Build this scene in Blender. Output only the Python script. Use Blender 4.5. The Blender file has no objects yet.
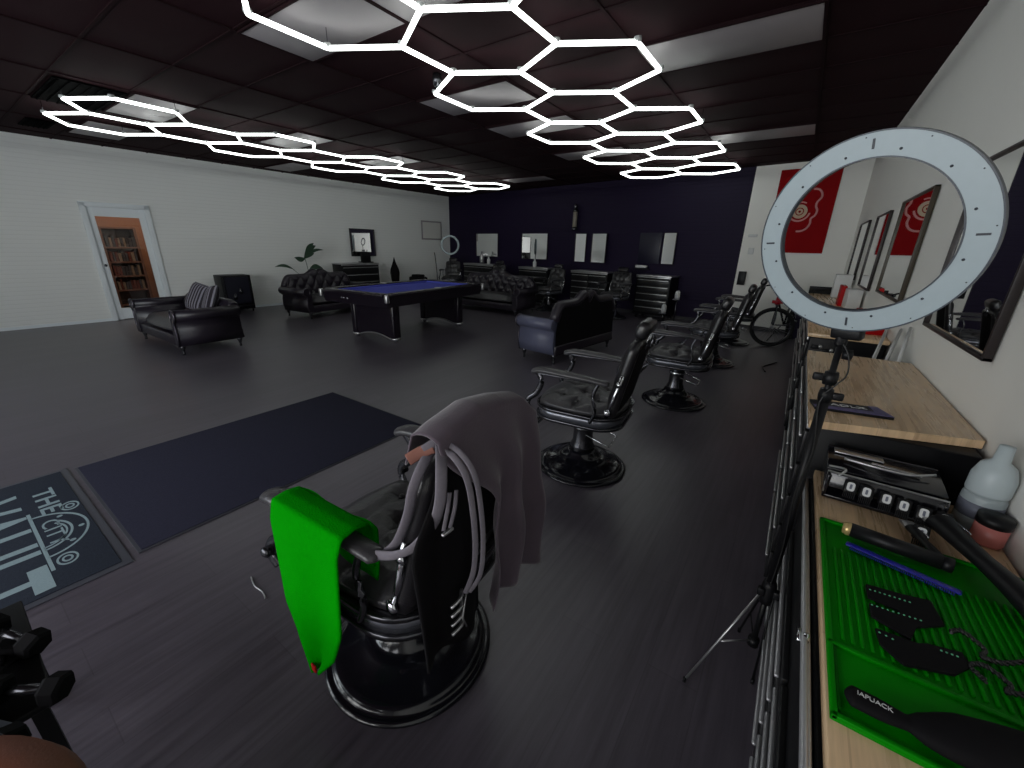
import bpy, bmesh, math, random
from mathutils import Vector, Matrix
random.seed(7)
PI = math.pi
S = bpy.context.scene
COL = S.collection

# ------------------------------------------------------------------ room data
H = 1.5
XL0, YF0, SK, SL = -10.105, 10.794, -0.1472, 0.0411
XR, ZC = 0.616, 2.98
YB = -2.6
def left_x(y): return XL0 + SL * (y - YF0)
def far_y(x): return YF0 + SK * (x - XL0)
FAR_ANG = math.atan(SK)

# ------------------------------------------------------------------ materials
def mat(name, col, rough=0.5, metal=0.0, noise=0.0, nscale=20.0, bump=0.0, bscale=60.0, coat=0.0, spec=0.5,
        stretch=(1, 1, 1), emis=None, estr=0.0, trans=0.0, alpha=1.0, sheen=0.0, ior=1.45):
    m = bpy.data.materials.new(name); m.use_nodes = True
    nt = m.node_tree; b = nt.nodes['Principled BSDF']
    b.inputs['Base Color'].default_value = (*col, 1)
    b.inputs['Roughness'].default_value = rough
    b.inputs['Metallic'].default_value = metal
    b.inputs['Specular IOR Level'].default_value = spec
    b.inputs['IOR'].default_value = ior
    if coat: b.inputs['Coat Weight'].default_value = coat; b.inputs['Coat Roughness'].default_value = 0.08
    if trans: b.inputs['Transmission Weight'].default_value = trans
    if alpha < 1: b.inputs['Alpha'].default_value = alpha
    if sheen: b.inputs['Sheen Weight'].default_value = sheen
    if emis: b.inputs['Emission Color'].default_value = (*emis, 1); b.inputs['Emission Strength'].default_value = estr
    if noise or bump:
        tc = nt.nodes.new('ShaderNodeTexCoord'); mp = nt.nodes.new('ShaderNodeMapping')
        mp.inputs['Scale'].default_value = stretch
        nt.links.new(tc.outputs['Object'], mp.inputs['Vector'])
    if noise:
        n = nt.nodes.new('ShaderNodeTexNoise'); n.inputs['Scale'].default_value = nscale; n.inputs['Detail'].default_value = 4
        r = nt.nodes.new('ShaderNodeMapRange'); r.inputs['To Min'].default_value = 1 - noise; r.inputs['To Max'].default_value = 1 + noise
        x = nt.nodes.new('ShaderNodeMix'); x.data_type = 'RGBA'; x.blend_type = 'MULTIPLY'; x.inputs[0].default_value = 1
        x.inputs[6].default_value = (*col, 1)
        nt.links.new(mp.outputs[0], n.inputs['Vector']); nt.links.new(n.outputs['Fac'], r.inputs['Value'])
        nt.links.new(r.outputs[0], x.inputs[7]); nt.links.new(x.outputs[2], b.inputs['Base Color'])
    if bump:
        n2 = nt.nodes.new('ShaderNodeTexNoise'); n2.inputs['Scale'].default_value = bscale; n2.inputs['Detail'].default_value = 3
        bp = nt.nodes.new('ShaderNodeBump'); bp.inputs['Strength'].default_value = bump; bp.inputs['Distance'].default_value = 0.01
        nt.links.new(mp.outputs[0], n2.inputs['Vector']); nt.links.new(n2.outputs['Fac'], bp.inputs['Height'])
        nt.links.new(bp.outputs[0], b.inputs['Normal'])
    return m

def stripe_bump(m, axis, period, strength=0.4, jitter=0.0, lo=0.86):
    """courses of painted siding/brick: thin darker joints every `period` metres"""
    nt = m.node_tree; b = nt.nodes['Principled BSDF']
    g = nt.nodes.new('ShaderNodeNewGeometry'); sp = nt.nodes.new('ShaderNodeSeparateXYZ')
    nt.links.new(g.outputs['Position'], sp.inputs[0])
    d = nt.nodes.new('ShaderNodeMath'); d.operation = 'DIVIDE'; d.inputs[1].default_value = period
    f = nt.nodes.new('ShaderNodeMath'); f.operation = 'FRACT'
    p = nt.nodes.new('ShaderNodeMath'); p.operation = 'PINGPONG'; p.inputs[1].default_value = 0.5
    nt.links.new(sp.outputs[axis], d.inputs[0]); nt.links.new(d.outputs[0], f.inputs[0]); nt.links.new(f.outputs[0], p.inputs[0])
    r = nt.nodes.new('ShaderNodeMapRange'); r.inputs['From Min'].default_value = 0; r.inputs['From Max'].default_value = 0.14
    nt.links.new(p.outputs[0], r.inputs['Value'])
    bp = nt.nodes.new('ShaderNodeBump'); bp.inputs['Strength'].default_value = strength; bp.inputs['Distance'].default_value = 0.012
    nt.links.new(r.outputs[0], bp.inputs['Height']); nt.links.new(bp.outputs[0], b.inputs['Normal'])
    r2 = nt.nodes.new('ShaderNodeMapRange'); r2.inputs['To Min'].default_value = lo; r2.inputs['To Max'].default_value = 1
    nt.links.new(r.outputs[0], r2.inputs['Value'])
    x = nt.nodes.new('ShaderNodeMix'); x.data_type = 'RGBA'; x.blend_type = 'MULTIPLY'; x.inputs[0].default_value = 1
    x.inputs[6].default_value = b.inputs['Base Color'].default_value
    nt.links.new(r2.outputs[0], x.inputs[7]); nt.links.new(x.outputs[2], b.inputs['Base Color'])
    return m

def plank_mat(name, c1, c2, mortar, rough, sx, sy, rot=0.0, grain=0.5, spec=0.5, rbump=0.03):
    m = bpy.data.materials.new(name); m.use_nodes = True
    nt = m.node_tree; b = nt.nodes['Principled BSDF']; L = nt.links.new
    tc = nt.nodes.new('ShaderNodeNewGeometry')
    mp = nt.nodes.new('ShaderNodeMapping'); mp.inputs['Rotation'].default_value = (0, 0, rot)
    L(tc.outputs['Position'], mp.inputs['Vector'])
    br = nt.nodes.new('ShaderNodeTexBrick'); br.inputs['Scale'].default_value = 1
    br.inputs['Brick Width'].default_value = sx; br.inputs['Row Height'].default_value = sy
    br.inputs['Mortar Size'].default_value = 0.0018; br.inputs['Color1'].default_value = (*c1, 1)
    br.inputs['Color2'].default_value = (*c2, 1); br.inputs['Mortar'].default_value = (*mortar, 1)
    br.offset = 0.37
    L(mp.outputs[0], br.inputs['Vector'])
    m2 = nt.nodes.new('ShaderNodeMapping'); m2.inputs['Scale'].default_value = (2.0, 34, 1)
    L(mp.outputs[0], m2.inputs['Vector'])
    n = nt.nodes.new('ShaderNodeTexNoise'); n.inputs['Scale'].default_value = 1; n.inputs['Detail'].default_value = 6; n.inputs['Roughness'].default_value = .65
    L(m2.outputs[0], n.inputs['Vector'])
    r = nt.nodes.new('ShaderNodeMapRange'); r.inputs['From Min'].default_value = .3; r.inputs['From Max'].default_value = .7
    r.inputs['To Min'].default_value = 1 - grain; r.inputs['To Max'].default_value = 1 + grain
    L(n.outputs['Fac'], r.inputs['Value'])
    x = nt.nodes.new('ShaderNodeMix'); x.data_type = 'RGBA'; x.blend_type = 'MULTIPLY'; x.inputs[0].default_value = 1
    L(br.outputs['Color'], x.inputs[6]); L(r.outputs[0], x.inputs[7]); L(x.outputs[2], b.inputs['Base Color'])
    r3 = nt.nodes.new('ShaderNodeMapRange'); r3.inputs['To Min'].default_value = rough - .08; r3.inputs['To Max'].default_value = rough + .1
    L(n.outputs['Fac'], r3.inputs['Value']); L(r3.outputs[0], b.inputs['Roughness'])
    b.inputs['Specular IOR Level'].default_value = spec
    bp = nt.nodes.new('ShaderNodeBump'); bp.inputs['Strength'].default_value = rbump
    L(n.outputs['Fac'], bp.inputs['Height']); L(bp.outputs[0], b.inputs['Normal'])
    return m

M = {}
M['floor'] = plank_mat('dark_vinyl_planks', (.086, .074, .092), (.074, .063, .080), (.060, .051, .064), .36, 1.22, .18, rot=PI / 2, grain=.30, spec=1.0)
M['wall_white'] = stripe_bump(mat('white_painted_siding', (.87, .88, .86), .5), 2, 0.068, .16, lo=.94)
M['wall_plain'] = mat('white_painted_drywall', (.80, .79, .75), .6, noise=.02, nscale=3, bump=.05, bscale=200)
M['wall_navy'] = stripe_bump(mat('navy_painted_siding', (.0105, .0052, .025), .55, spec=.2), 2, 0.075, .22, lo=.82)
M['ceil'] = mat('dark_maroon_ceiling_tile', (.022, .0075, .010), .85, noise=.15, nscale=4, bump=.15, bscale=250, spec=.12)
M['tbar'] = mat('dark_ceiling_grid_metal', (.018, .0085, .010), .8, spec=.05)
M['lens'] = mat('prismatic_light_lens', (.36, .33, .34), .45, bump=.2, bscale=300)
M['tube'] = mat('led_tube', (.8, .8, .8), .4, emis=(.93, 1, .96), estr=4.2)
M['joint'] = mat('led_joint_plastic', (.55, .57, .56), .4)
M['leather'] = mat('black_leather', (.013, .012, .014), .30, bump=.12, bscale=180, spec=.62)
M['leather_soft'] = mat('black_leather_pale', (.046, .044, .048), .33, bump=.25, bscale=60, spec=.6)  # paler, more coarsely bumped black leather for cushions and armrests
M['sofa'] = mat('black_sofa_leather', (.016, .012, .019), .34, bump=.12, bscale=90, spec=.6)
M['sofa_grey'] = mat('slate_sofa_leather', (.095, .10, .155), .36, bump=.1, bscale=90, spec=.5)
M['stud'] = mat('nailhead_trim', (.10, .09, .11), .3, .8)
M['metal_black'] = mat('black_enamel', (.006, .006, .009), .2, coat=.4, spec=.5)
M['metal_dark'] = mat('dark_plated_metal', (.09, .09, .10), .25, .9)
M['chrome'] = mat('chrome', (.62, .63, .66), .14, 1.0)
M['steel'] = mat('brushed_steel', (.55, .55, .56), .32, .9, noise=.1, nscale=80, stretch=(1, 1, .05))
M['apron'] = mat('slate_enamel_band', (.15, .155, .18), .24, .6, coat=.4)
M['chest'] = mat('black_powder_coat', (.004, .004, .005), .4, spec=.2)
M['drawer'] = mat('black_drawer_front', (.012, .012, .013), .3, spec=.4)
M['wood'] = plank_mat('pale_wood_worktop', (.68, .48, .29), (.62, .43, .255), (.55, .375, .225), .27, .9, .11, rot=PI / 2, grain=.2, spec=.5, rbump=.02)
M['wood_edge'] = mat('wood_edge', (.42, .30, .18), .5, noise=.2, nscale=30)
M['green'] = mat('green_silicone', (.0, .20, .0), .5, noise=.05, nscale=20, spec=.12)
M['green_dark'] = mat('green_silicone_groove', (.0, .085, .0), .6, spec=.1)
M['green_towel'] = mat('green_microfiber', (.0, .27, .0), .9, noise=.12, nscale=60, bump=.35, bscale=220, spec=.04)
M['mat'] = mat('charcoal_carpet', (.026, .026, .045), .95, noise=.35, nscale=150, bump=.4, bscale=300, spec=.15)
M['mat2'] = mat('slate_carpet', (.038, .046, .066), .95, noise=.3, nscale=120, bump=.4, bscale=300, spec=.15)
M['rubber'] = mat('rubber_border', (.035, .036, .045), .5)
M['rubber2'] = mat('grey_rubber_border', (.085, .088, .11), .45)
M['print'] = mat('pale_blue_print', (.24, .32, .35), .9, noise=.2, nscale=160)
M['mirror'] = mat('mirror_glass', (.86, .87, .87), .015, 1.0)
M['frame_dark'] = mat('dark_frame', (.018, .012, .012), .4)
M['frame_brown'] = mat('brown_frame', (.045, .035, .022), .4)
M['white'] = mat('white_plastic', (.62, .63, .63), .4)
M['white_paint'] = mat('white_door_paint', (.84, .89, .92), .4)
M['paper'] = mat('white_paper', (.6, .6, .6), .8)
M['ring'] = mat('ring_diffuser', (.36, .43, .46), .35, noise=.04, nscale=60)
M['ring_dark'] = mat('ring_rim', (.05, .06, .075), .35)
M['ring_mark'] = mat('ring_mark', (.03, .035, .045), .4)
M['black'] = mat('black_plastic', (.005, .005, .006), .45, spec=.3)
M['black_matte'] = mat('black_matte', (.0050, .0045, .0055), .75, spec=.15)
M['blue'] = mat('blue_plastic', (.012, .014, .28), .3)
M['felt'] = mat('blue_felt', (.085, .10, .50), .85, noise=.08, nscale=100, spec=.15)
M['pool'] = mat('black_lacquer', (.010, .007, .012), .25, spec=.5)
M['red'] = mat('red_print', (.25, .0, .002), .65, spec=.12)
M['red_box'] = mat('red_card', (.40, .002, .004), .5, spec=.2)
M['cream'] = mat('cream_print', (.55, .42, .30), .7)
M['ink'] = mat('ink_blue_panel', (.006, .005, .02), .4)
M['mint'] = mat('mint_dots', (.10, .42, .22), .5)
M['chrome_soft'] = mat('satin_aluminium', (.50, .50, .52), .38, .7)
M['jarlid'] = mat('translucent_cap', (.42, .48, .50), .4)
M['vent'] = mat('vent_black', (.0015, .0014, .0016), .9, spec=.02)
M['pink'] = mat('pink_print', (.60, .25, .24), .7)
M['mauve'] = mat('mauve_cape_fabric', (.088, .066, .086), .75, noise=.12, nscale=12, bump=.1, bscale=120, sheen=.3, spec=.3)
M['strap'] = mat('grey_strap_webbing', (.16, .145, .17), .8, noise=.15, nscale=90)
M['strap_tip'] = mat('salmon_fabric', (.30, .13, .10), .8)
M['cord'] = mat('black_cord', (.012, .012, .012), .4)
M['brass'] = mat('pale_brass', (.60, .45, .20), .3, .5)
M['leaf'] = mat('dark_green_leaf', (.012, .045, .020), .4)
M['pot'] = mat('dark_pot', (.03, .028, .03), .5)
M['soil'] = mat('soil', (.02, .014, .01), .9)
M['clear'] = mat('clear_plastic', (.75, .8, .82), .18, trans=.75, ior=1.2)
M['jar'] = mat('frosted_plastic', (.38, .44, .46), .4, trans=.25)
M['label'] = mat('grey_label', (.12, .13, .17), .5)
M['pinkjar'] = mat('pink_plastic', (.50, .16, .14), .35)
M['tire'] = mat('tire_rubber', (.012, .012, .013), .7)
M['bike_red'] = mat('red_bike_paint', (.40, .006, .02), .3, coat=.5)
M['brown'] = mat('brown_leather', (.24, .075, .045), .5, noise=.12, nscale=10, bump=.1, bscale=200)
M['orange'] = mat('terracotta_wall_paint', (.36, .17, .10), .7)
M['case'] = mat('dark_bookcase_wood', (.06, .028, .02), .5, noise=.3, nscale=8)
M['casef'] = mat('bookcase_trim_wood', (.17, .085, .06), .5)
M['stripe'] = None
M['purple'] = mat('lilac_card', (.10, .085, .20), .5)
M['concrete'] = mat('pale_concrete', (.62, .62, .60), .85, noise=.1, nscale=2)
M['yellow'] = mat('pale_yellow_stucco', (.72, .60, .30), .9, noise=.08, nscale=1)
M['dark_base'] = mat('rubber_base_trim', (.03, .028, .033), .5)
M['skyline'] = mat('dark_window_glass', (.02, .02, .03), .15)

def glass_mat():
    m = bpy.data.materials.new('pane_glass'); m.use_nodes = True; nt = m.node_tree
    for n in list(nt.nodes): nt.nodes.remove(n)
    o = nt.nodes.new('ShaderNodeOutputMaterial'); t = nt.nodes.new('ShaderNodeBsdfTransparent'); g = nt.nodes.new('ShaderNodeBsdfGlossy')
    g.inputs['Roughness'].default_value = .02; x = nt.nodes.new('ShaderNodeMixShader'); x.inputs[0].default_value = .06
    nt.links.new(t.outputs[0], x.inputs[1]); nt.links.new(g.outputs[0], x.inputs[2]); nt.links.new(x.outputs[0], o.inputs[0])
    return m
M['glass'] = glass_mat()
def pillow_mat():
    m = mat('striped_pillow_fabric', (.1, .1, .1), .85); nt = m.node_tree; b = nt.nodes['Principled BSDF']
    tc = nt.nodes.new('ShaderNodeTexCoord'); w = nt.nodes.new('ShaderNodeTexWave'); w.inputs['Scale'].default_value = 5.2
    w.bands_direction = 'X'
    nt.links.new(tc.outputs['Object'], w.inputs['Vector']); c = nt.nodes.new('ShaderNodeValToRGB')
    c.color_ramp.interpolation = 'CONSTANT'; c.color_ramp.elements[0].color = (.018, .014, .022, 1); c.color_ramp.elements[1].color = (.20, .19, .23, 1); c.color_ramp.elements[1].position = .55
    nt.links.new(w.outputs['Color'], c.inputs[0]); nt.links.new(c.outputs[0], b.inputs['Base Color']); return m
M['stripe'] = pillow_mat()

# ------------------------------------------------------------------ geometry helpers
def T(x=0, y=0, z=0): return Matrix.Translation((x, y, z))
def R(a, ax): return Matrix.Rotation(a, 4, ax)
def merge(dst, src, mx=None, mi=0, smooth=None):
    if mx is not None: bmesh.ops.transform(src, matrix=mx, verts=src.verts[:])
    vs = [dst.verts.new(v.co) for v in src.verts]
    src.verts.index_update()
    for f in src.faces:
        try:
            nf = dst.faces.new([vs[v.index] for v in f.verts]); nf.material_index = mi
            nf.smooth = f.smooth if smooth is None else smooth
        except ValueError: pass
    src.free()
def box(bm, c, s, mx=None, bev=0.0, mi=0, seg=2):
    t = bmesh.new(); bmesh.ops.create_cube(t, size=1)
    bmesh.ops.scale(t, vec=s, verts=t.verts[:])
    if bev:
        bmesh.ops.bevel(t, geom=t.edges[:], offset=min(bev, min(s) * .49), segments=seg, affect='EDGES', profile=.5)
        for f in t.faces: f.smooth = True
    m = T(*c) if mx is None else mx @ T(*c)
    merge(bm, t, m, mi)
def lathe(bm, prof, seg=40, mx=None, sx=1, sy=1, mi=0, smooth=True):
    t = bmesh.new(); rings = []
    for r, z in prof:
        if r < 1e-5: rings.append([t.verts.new((0, 0, z))])
        else: rings.append([t.verts.new((r * sx * math.cos(2 * PI * i / seg), r * sy * math.sin(2 * PI * i / seg), z)) for i in range(seg)])
    for a, b in zip(rings, rings[1:]):
        for i in range(seg):
            j = (i + 1) % seg
            if len(a) == 1 and len(b) == 1: continue
            if len(a) == 1: f = t.faces.new((a[0], b[i], b[j]))
            elif len(b) == 1: f = t.faces.new((a[i], b[0], a[j]))
            else: f = t.faces.new((a[i], b[i], b[j], a[j]))
            f.smooth = smooth
    if len(rings[0]) > 1: t.faces.new(rings[0])
    if len(rings[-1]) > 1: t.faces.new(rings[-1])
    bmesh.ops.recalc_face_normals(t, faces=t.faces[:])
    merge(bm, t, mx, mi)
def smooth_path(pts, n=6):
    P = [Vector(p) for p in pts]; out = []
    for i in range(len(P) - 1):
        p0 = P[max(i - 1, 0)]; p1 = P[i]; p2 = P[i + 1]; p3 = P[min(i + 2, len(P) - 1)]
        for k in range(n):
            t = k / n
            out.append(.5 * ((2 * p1) + (-p0 + p2) * t + (2 * p0 - 5 * p1 + 4 * p2 - p3) * t * t + (-p0 + 3 * p1 - 3 * p2 + p3) * t ** 3))
    out.append(P[-1]); return out
def tube(bm, pts, r, seg=8, closed=False, mx=None, mi=0, flat=1.0, up=(0, 0, 1)):
    P = [Vector(p) for p in pts]; n = len(P); t = bmesh.new(); rings = []
    rr = r if isinstance(r, (list, tuple)) else [r] * n
    for i, p in enumerate(P):
        a = P[(i - 1) % n] if (closed or i) else P[0]; b = P[(i + 1) % n] if (closed or i < n - 1) else P[-1]
        d = (b - a).normalized(); u = Vector(up)
        if abs(d.dot(u)) > .97: u = Vector((1, 0, 0))
        s = d.cross(u).normalized(); w = s.cross(d).normalized()
        rings.append([t.verts.new(p + s * rr[i] * math.cos(2 * PI * k / seg) + w * rr[i] * flat * math.sin(2 * PI * k / seg)) for k in range(seg)])
    m = n if closed else n - 1
    for i in range(m):
        A, B = rings[i], rings[(i + 1) % n]
        for k in range(seg):
            f = t.faces.new((A[k], A[(k + 1) % seg], B[(k + 1) % seg], B[k])); f.smooth = True
    if not closed: t.faces.new(rings[0]); t.faces.new(rings[-1])
    bmesh.ops.recalc_face_normals(t, faces=t.faces[:])
    merge(bm, t, mx, mi)
def cyl(bm, a, b, r, seg=16, mi=0, mx=None): tube(bm, [a, b], r, seg, mi=mi, mx=mx)
def prism(bm, poly, h0, h1, mx=None, mi=0, bev=0.0, smooth=False):
    t = bmesh.new(); lo = [t.verts.new((x, y, h0)) for x, y in poly]; hi = [t.verts.new((x, y, h1)) for x, y in poly]
    n = len(poly)
    for i in range(n):
        f = t.faces.new((lo[i], lo[(i + 1) % n], hi[(i + 1) % n], hi[i])); f.smooth = smooth
    t.faces.new(lo[::-1]); t.faces.new(hi)
    bmesh.ops.recalc_face_normals(t, faces=t.faces[:])
    if bev:
        es = [e for e in t.edges if all(len(f.verts) == n or n == 4 for f in e.link_faces) or any(len(f.verts) == n for f in e.link_faces)]
        bmesh.ops.bevel(t, geom=es, offset=bev, segments=2, affect='EDGES')
        for f in t.faces: f.smooth = True
    merge(bm, t, mx, mi)
def surf(bm, fn, nu, nv, mi=0, mx=None, thick=0.0):
    """grid surface fn(u,v)->point, optionally given a thickness along the normal"""
    t = bmesh.new(); g = [[t.verts.new(fn(i / nu, j / nv)) for j in range(nv + 1)] for i in range(nu + 1)]
    for i in range(nu):
        for j in range(nv):
            f = t.faces.new((g[i][j], g[i + 1][j], g[i + 1][j + 1], g[i][j + 1])); f.smooth = True
    if thick:
        bmesh.ops.recalc_face_normals(t, faces=t.faces[:])
        bmesh.ops.solidify(t, geom=t.faces[:], thickness=thick)
        for f in t.faces: f.smooth = True
    merge(bm, t, mx, mi)
def obj(name, bm, mats, parent=None):
    me = bpy.data.meshes.new(name); bm.to_mesh(me); bm.free()
    for m in (mats if isinstance(mats, (list, tuple)) else [mats]): me.materials.append(M[m] if isinstance(m, str) else m)
    o = bpy.data.objects.new(name, me); COL.objects.link(o)
    if parent: o.parent = parent
    return o
def tag(o, label, cat, group=None, kind=None):
    if label: o['label'] = label
    if cat: o['category'] = cat
    if group: o['group'] = group
    if kind: o['kind'] = kind
    return o
def thing(name, label, cat, loc=(0, 0, 0), rz=0.0, group=None):
    o = bpy.data.objects.new(name, None); COL.objects.link(o); o.location = loc; o.rotation_euler = (0, 0, rz)
    return tag(o, label, cat, group)
def struct(name, bm, mats, parent=None):
    o = obj(name, bm, mats, parent)
    if not parent: o['kind'] = 'structure'
    return o
def kids(o): return [c for c in bpy.data.objects if c.parent == o]
def dup(o, loc=None, rz=None, label=None, group=None, parent=None):
    c = o.copy(); COL.objects.link(c)
    if parent: c.parent = parent
    for ch in kids(o): dup(ch, parent=c)
    if loc is not None: c.location = loc
    if rz is not None: c.rotation_euler = (0, 0, rz)
    if label: c['label'] = label
    if group: c['group'] = group
    return c
def B(): return bmesh.new()
def text_bm(s, size, depth=.002, font_scale=(1, 1), spacing=1.0, bold=0.0):
    cu = bpy.data.curves.new('lettering', 'FONT'); cu.body = s; cu.size = size; cu.extrude = depth; cu.space_character = spacing; cu.offset = bold
    o = bpy.data.objects.new('lettering', cu); COL.objects.link(o)
    bpy.context.view_layer.update()
    me = bpy.data.meshes.new_from_object(o.evaluated_get(bpy.context.evaluated_depsgraph_get()))
    t = bmesh.new(); t.from_mesh(me); bpy.data.objects.remove(o); bpy.data.curves.remove(cu); bpy.data.meshes.remove(me)
    if t.verts:
        x0 = min(v.co.x for v in t.verts); x1 = max(v.co.x for v in t.verts); y0 = min(v.co.y for v in t.verts); y1 = max(v.co.y for v in t.verts)
        for v in t.verts: v.co.x = (v.co.x - x0) / (x1 - x0); v.co.y = (v.co.y - y0) / (y1 - y0)
    return t     # unit square, depth +-depth
def put_text(bm, s, w, h, mx, depth=.001, mi=0, bold=0.0):
    t = text_bm(s, 1, 1.0, bold=bold)
    for v in t.verts: v.co.x *= w; v.co.y *= h; v.co.z *= depth
    merge(bm, t, mx, mi)

# ------------------------------------------------------------------ room shell
YFL = far_y(left_x(11)) + .2
bm = B(); box(bm, (-5.0, 4.0, -.05), (13.4, 14.6, .1)); f = struct('floor', bm, 'floor')
# ceiling with lay-in grid
bm = B(); box(bm, (-5.0, 4.0, ZC + .06), (13.4, 14.6, .1))
for k in range(-1, 10):
    x = -.2 - 1.22 * k
    if x > -11.2: box(bm, (x, 4.0, ZC + .006), (.024, 14.0, .014), mi=1)
for k in range(-9, 14):
    y = 3.65 + .605 * k
    box(bm, (-5.0, y, ZC + .008), (12.6, .024, .011), mi=1)
struct('ceiling', bm, ['ceil', 'tbar'])
def wall_slab(name, a, b, thick, side, material, z0=0, z1=ZC + .01):
    """vertical slab from a to b (plan), thickness to `side` (+1 = left of a->b)"""
    a = Vector((*a, 0)); b = Vector((*b, 0)); d = (b - a).normalized(); n = Vector((-d.y, d.x, 0)) * side * thick
    bm = B(); prism(bm, [(a.x, a.y), (b.x, b.y), (b.x + n.x, b.y + n.y), (a.x + n.x, a.y + n.y)], z0, z1)
    return struct(name, bm, material)
# left wall with a door opening (one mesh)
DY0, DY1, DZ = 1.99, 2.80, 2.0
bm = B()
for y0, y1, z0, z1 in ((YB - .1, DY0, 0, ZC + .01), (DY1, 11.1, 0, ZC + .01), (DY0, DY1, DZ, ZC + .01)):
    prism(bm, [(left_x(y0), y0), (left_x(y1), y1), (left_x(y1) - .12, y1), (left_x(y0) - .12, y0)], z0, z1)
struct('wall_left', bm, 'wall_white')
XD = -1.0674
bm = B()
for x0, x1, mi in ((-10.3, XD, 0), (XD, XR + .2, 1)):
    prism(bm, [(x0, far_y(x0)), (x1, far_y(x1)), (x1, far_y(x1) + .12), (x0, far_y(x0) + .12)], 0, ZC + .01, mi=mi)
struct('wall_far', bm, ['wall_navy', 'wall_plain'])
wall_slab('wall_right', (XR, YB - .1), (XR, far_y(XR) + .1), .12, -1, 'wall_plain')
# storefront wall behind the camera, with three big windows
WIN = [(-9.9, -6.9), (-6.5, -3.5), (-3.1, -.3)]
bm = B(); xs = [-10.9] + [v for w in WIN for v in w] + [.8]
for i in range(0, len(xs), 2): box(bm, ((xs[i] + xs[i + 1]) / 2, YB - .06, ZC / 2), (xs[i + 1] - xs[i], .12, ZC))
for a, b in WIN:
    box(bm, ((a + b) / 2, YB - .06, .2), (b - a, .12, .4)); box(bm, ((a + b) / 2, YB - .06, 2.79), (b - a, .12, .38))
struct('wall_front', bm, 'wall_plain')
for i, (a, b) in enumerate(WIN):
    bm = B()
    for x in (a + .03, (a + b) / 2, b - .03): box(bm, (x, YB - .06, 1.5), (.05, .06, 2.2))
    for z in (.43, 2.57): box(bm, ((a + b) / 2, YB - .06, z), (b - a, .06, .06))
    w = struct('window_%d' % (i + 1), bm, 'frame_dark')
    bm = B(); box(bm, ((a + b) / 2, YB - .06, 1.5), (b - a - .06, .008, 2.1)); struct('pane', bm, 'glass', w)
# outside: pavement and a pale yellow building across the street
bm = B(); box(bm, (-6, -14, -.12), (60, 22.6, .1)); tag(obj('pavement', bm, 'concrete'), None, None, kind='structure')
bt = thing('shop_building', 'pale yellow building across the street, seen only in the mirrors', 'building', (-8, -17, -.07))
bm = B(); box(bm, (0, 0, 3.2), (44, 4, 4.4)); obj('facade', bm, 'yellow', bt)
bm = B(); box(bm, (0, 0, .5), (44, 4, 1.0)); obj('plinth', bm, 'concrete', bt)
for k in range(7):
    bm = B(); box(bm, (-19 + 6.3 * k, 2.02, 2.5), (2.2, .06, 1.1)); obj('window', bm, 'skyline', bt)
# baseboards
bm = B()
for y0, y1 in ((YB, DY0 - .06), (DY1 + .06, 10.85)):
    prism(bm, [(left_x(y0), y0), (left_x(y1), y1), (left_x(y1) + .012, y1), (left_x(y0) + .012, y0)], 0, .05)
struct('baseboard_left', bm, 'white_paint')
bm = B()
for x0, x1 in ((-10.08, XR - .02),):
    prism(bm, [(x0, far_y(x0)), (x1, far_y(x1)), (x1, far_y(x1) - .012), (x0, far_y(x0) - .012)], 0, .08)
struct('baseboard_far', bm, 'dark_base')

# door in the left wall
dx = (left_x(DY0) + left_x(DY1)) / 2; dm = (DY0 + DY1) / 2; dw = DY1 - DY0
door = bpy.data.objects.new('door_1', None); COL.objects.link(door); door['kind'] = 'structure'
door.location = (dx, dm, 0); door.rotation_euler = (0, 0, -math.atan(SL))
bm = B()
for s in (-1, 1): box(bm, (.01, s * (dw / 2 + .03), DZ / 2 + .03), (.05, .08, DZ + .06), bev=.006)
box(bm, (.01, 0, DZ + .03), (.05, dw + .14, .08), bev=.006); obj('door_frame', bm, 'white_paint', door)
bm = B(); sw = .095
for s in (-1, 1): box(bm, (-.035, s * (dw / 2 - sw / 2 - .005), DZ / 2), (.045, sw, DZ - .01), bev=.004)
box(bm, (-.035, 0, DZ - .085), (.045, dw - 2 * sw, .15)); box(bm, (-.035, 0, .115), (.045, dw - 2 * sw, .2))
leaf = obj('door_leaf', bm, 'white_paint', door)
bm = B(); box(bm, (-.035, 0, 1.05), (.008, dw - 2 * sw, 1.7)); obj('door_glass', bm, 'glass', door)
bm = B(); lathe(bm, [(.0, .03), (.02, .03), (.022, .015), (.012, .0)], 16, mx=T(-.012, -dw / 2 + .055, 1.0) @ R(PI / 2, 'Y')); obj('door_knob', bm, 'metal_dark', door)
# room beyond the door
bm = B()
box(bm, (-12.75, 3.0, 1.5), (.1, 5, 3)); box(bm, (-11.65, 5.5, 1.5), (2.2, .1, 3)); box(bm, (-11.65, .6, 1.5), (2.2, .1, 3))
struct('wall_office', bm, 'orange')
bm = B(); box(bm, (-11.7, 3.0, -.05), (2.3, 5, .1)); struct('floor_office', bm, 'floor')
bm = B(); box(bm, (-11.7, 3.0, 2.95), (2.3, 5, .1)); struct('ceiling_office', bm, 'orange')
bc = thing('bookcase', 'dark wooden bookcase with filled shelves seen through the glass door', 'bookcase', (-12.5, 2.73, 0))
bm = B(); box(bm, (.0, 0, .85), (.04, .56, 1.7)); obj('back_panel', bm, 'case', bc)
for s in (-1, 1):
    bm = B(); box(bm, (.15, s * .28, .85), (.30, .045, 1.7)); obj('side_panel', bm, 'casef', bc)
for z in (.06, .38, .68, .98, 1.28, 1.68):
    bm = B(); box(bm, (.15, 0, z), (.29, .52, .03)); obj('shelf', bm, 'casef', bc)
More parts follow.
